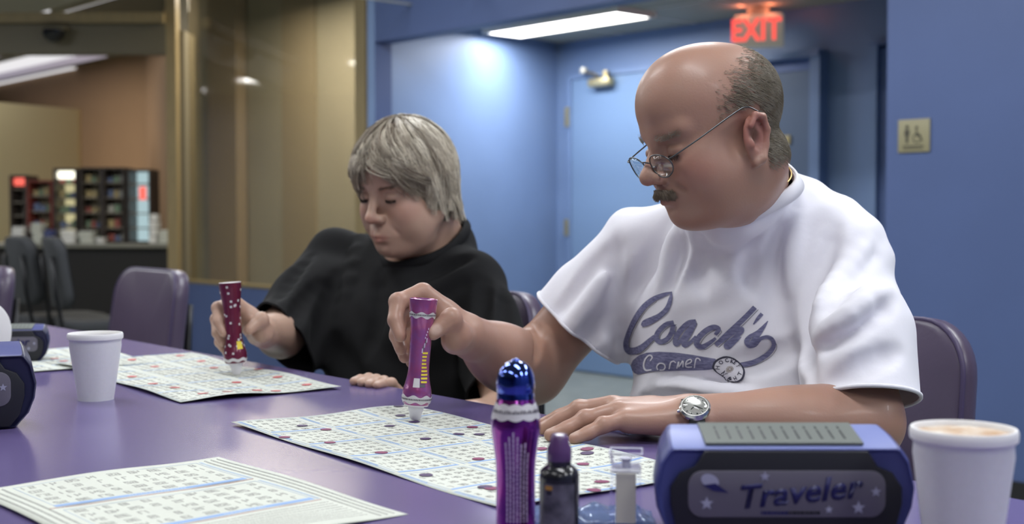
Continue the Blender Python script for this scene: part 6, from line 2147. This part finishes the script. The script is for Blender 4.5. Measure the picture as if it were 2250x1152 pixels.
def cabinet(px0, px1, py0, py1, label, face, hdr=None, goods=0, red=False, short=''):
    Y = YK + .12
    a, b = at(px0, py1, Y), at(px1, py0, Y)
    w_, h_ = b.x - a.x, b.z - ct_z
    c = root('prize_cabinet', ((a.x + b.x) / 2, Y + .15, ct_z), label, 'cabinet')
    bm = bmesh.new()
    t = .018
    bm_box(bm, -w_ / 2 + t / 2, 0, h_ / 2, t, .3, h_); bm_box(bm, w_ / 2 - t / 2, 0, h_ / 2, t, .3, h_)
    bm_box(bm, 0, 0, h_ - t / 2, w_ - 2 * t, .3, t); bm_box(bm, 0, 0, t / 2, w_ - 2 * t, .3, t); bm_box(bm, 0, .14, h_ / 2, w_ - 2 * t, .02, h_ - 2 * t)
    from_bm('carcass', bm, M_cabr if red else M_cab, c)
    box('back_panel', (0, .118, h_ / 2), (w_ - 2 * t, .012, h_ - 2 * t), face, c)
    rn = random.Random(px0 + 3)
    n = max(3, int(h_ / .12))
    cols = [(0.5, 0.4, 0.2), (0.35, 0.1, 0.08), (0.2, 0.3, 0.2), (0.5, 0.5, 0.45), (0.15, 0.2, 0.35)]
    for k in range(1, n):
        z = h_ * k / n
        s_ = box('shelf', (0, 0, z), (w_ - 2 * t, .22, .012), M_shelf, c)
    if goods:
        for k in range(n):
            z = h_ * k / n + (t if k == 0 else .006)
            x = -w_ / 2 + t + .015; nth = 0
            while x < w_ / 2 - t - .04:
                gw = rn.uniform(.03, .05); gh = min(rn.uniform(.04, .075), h_ / n - .03)
                ci = rn.randrange(5)
                g = box('prize_box', (0, 0, 0), (gw, .06, gh), prize_m[ci])
                g.location = c.location + Vector((x + gw / 2, -.04, z + gh / 2))
                tag(g, 'small %s box, %s from left, %s shelf of the %s' % (('ochre', 'dark red', 'dull green', 'pale grey', 'dark blue')[ci], ('one', 'two', 'three', 'four', 'five')[nth], ('lowest', 'second', 'third', 'fourth', 'fifth', 'sixth', 'top')[min(6, k)], short), 'box', 'prize boxes in the cabinets'); nth += 1
                x += gw + .012
    if hdr: box('header_light', (0, -.10, h_ - .06), (w_ - 2 * t - .02, .04, .07), hdr, c, bevel=.012)
    return c
prize_m = [mat('prize_paint', c_, .5) for c_ in [(0.5, 0.4, 0.2), (0.35, 0.1, 0.08), (0.2, 0.3, 0.2), (0.5, 0.5, 0.45), (0.15, 0.2, 0.35)]]
M_w1 = emat('cabinet_glow_yellow', (1.0, 0.9, 0.5), 0.55); M_w2 = emat('cabinet_glow_cyan', (0.7, 0.95, 1.0), 0.6)
M_hw = emat('cabinet_top_lamp', (1, 0.98, 0.8), 2.2); M_hr = emat('red_lamp', (1.0, 0.16, 0.12), 1.2)
M_f1 = mat('cabinet_beige', (0.60, 0.52, 0.36), 0.7); M_f2 = mat('cabinet_mauve', (0.58, 0.49, 0.42), 0.7)
cabinet(22, 58, 385, 530, 'narrow dark prize cabinet with a red lamp, leftmost of the row', M_f2, M_hr, 0)
cabinet(60, 114, 396, 515, 'red-topped open prize rack in the row on the counter', M_f1, None, 1, True, 'red-topped rack')
cabinet(118, 168, 370, 512, 'prize cabinet with a bright yellow-white lamp on top of its shelves', M_w1, M_hw, 1, False, 'yellow-lit cabinet')
cabinet(176, 222, 368, 514, 'brown prize cabinet right of the yellow-lit one', M_f1, None, 1, False, 'brown cabinet')
cabinet(225, 273, 368, 518, 'pale prize cabinet left of the cyan-lit one', M_f2, None, 1, False, 'pale cabinet')
cabinet(280, 330, 372, 530, 'prize cabinet glowing cyan-white with a small red sign', M_w2, None, 0)
rs = at(314, 425, YK + .1); o = box('small_sign', (rs.x, YK + .095, rs.z), (.06, .01, .12), M_hr); tag(o, 'small lit red sign on the cyan-lit cabinet', 'sign')
# stacks of pale goods along the counter
rn = random.Random(12)
for k, (px, py0, w_, m_) in enumerate(((40, 498, .10, M_white), (82, 490, .09, M_paper), (110, 505, .07, mat('blue_box', (.08, .1, .25), .6)), (150, 505, .12, M_white), (190, 508, .12, M_paper), (338, 470, .06, M_white), (362, 505, .09, M_paper), (222, 522, .06, M_white))):
    p = at(px, py0, YK - .02)
    hh = max(.03, p.z - ct_z)
    bm = bmesh.new(); n = 4
    for q in range(n): bm_box(bm, rn.uniform(-.01, .01), rn.uniform(-.01, .01), hh * (q + .5) / n, w_, .14, hh / n * .9, rot=Matrix.Rotation(rn.uniform(-.1, .1), 4, 'Z'), bevel=.003)
    o = from_bm('carton_stack', bm, m_, None, auto=True); o.location = (p.x, YK + .02, ct_z)
    tag(o, ['white folded cartons at the left end of the counter', 'pale carton stack right of the white cartons', 'small dark blue box on the counter', 'white carton stack before the yellow-lit cabinet', 'pale flat stack before the brown cabinet', 'tall white stack at the right end of the counter', 'low pale stack beside the right door post', 'small white stack in the middle of the counter edge'][k], 'box')
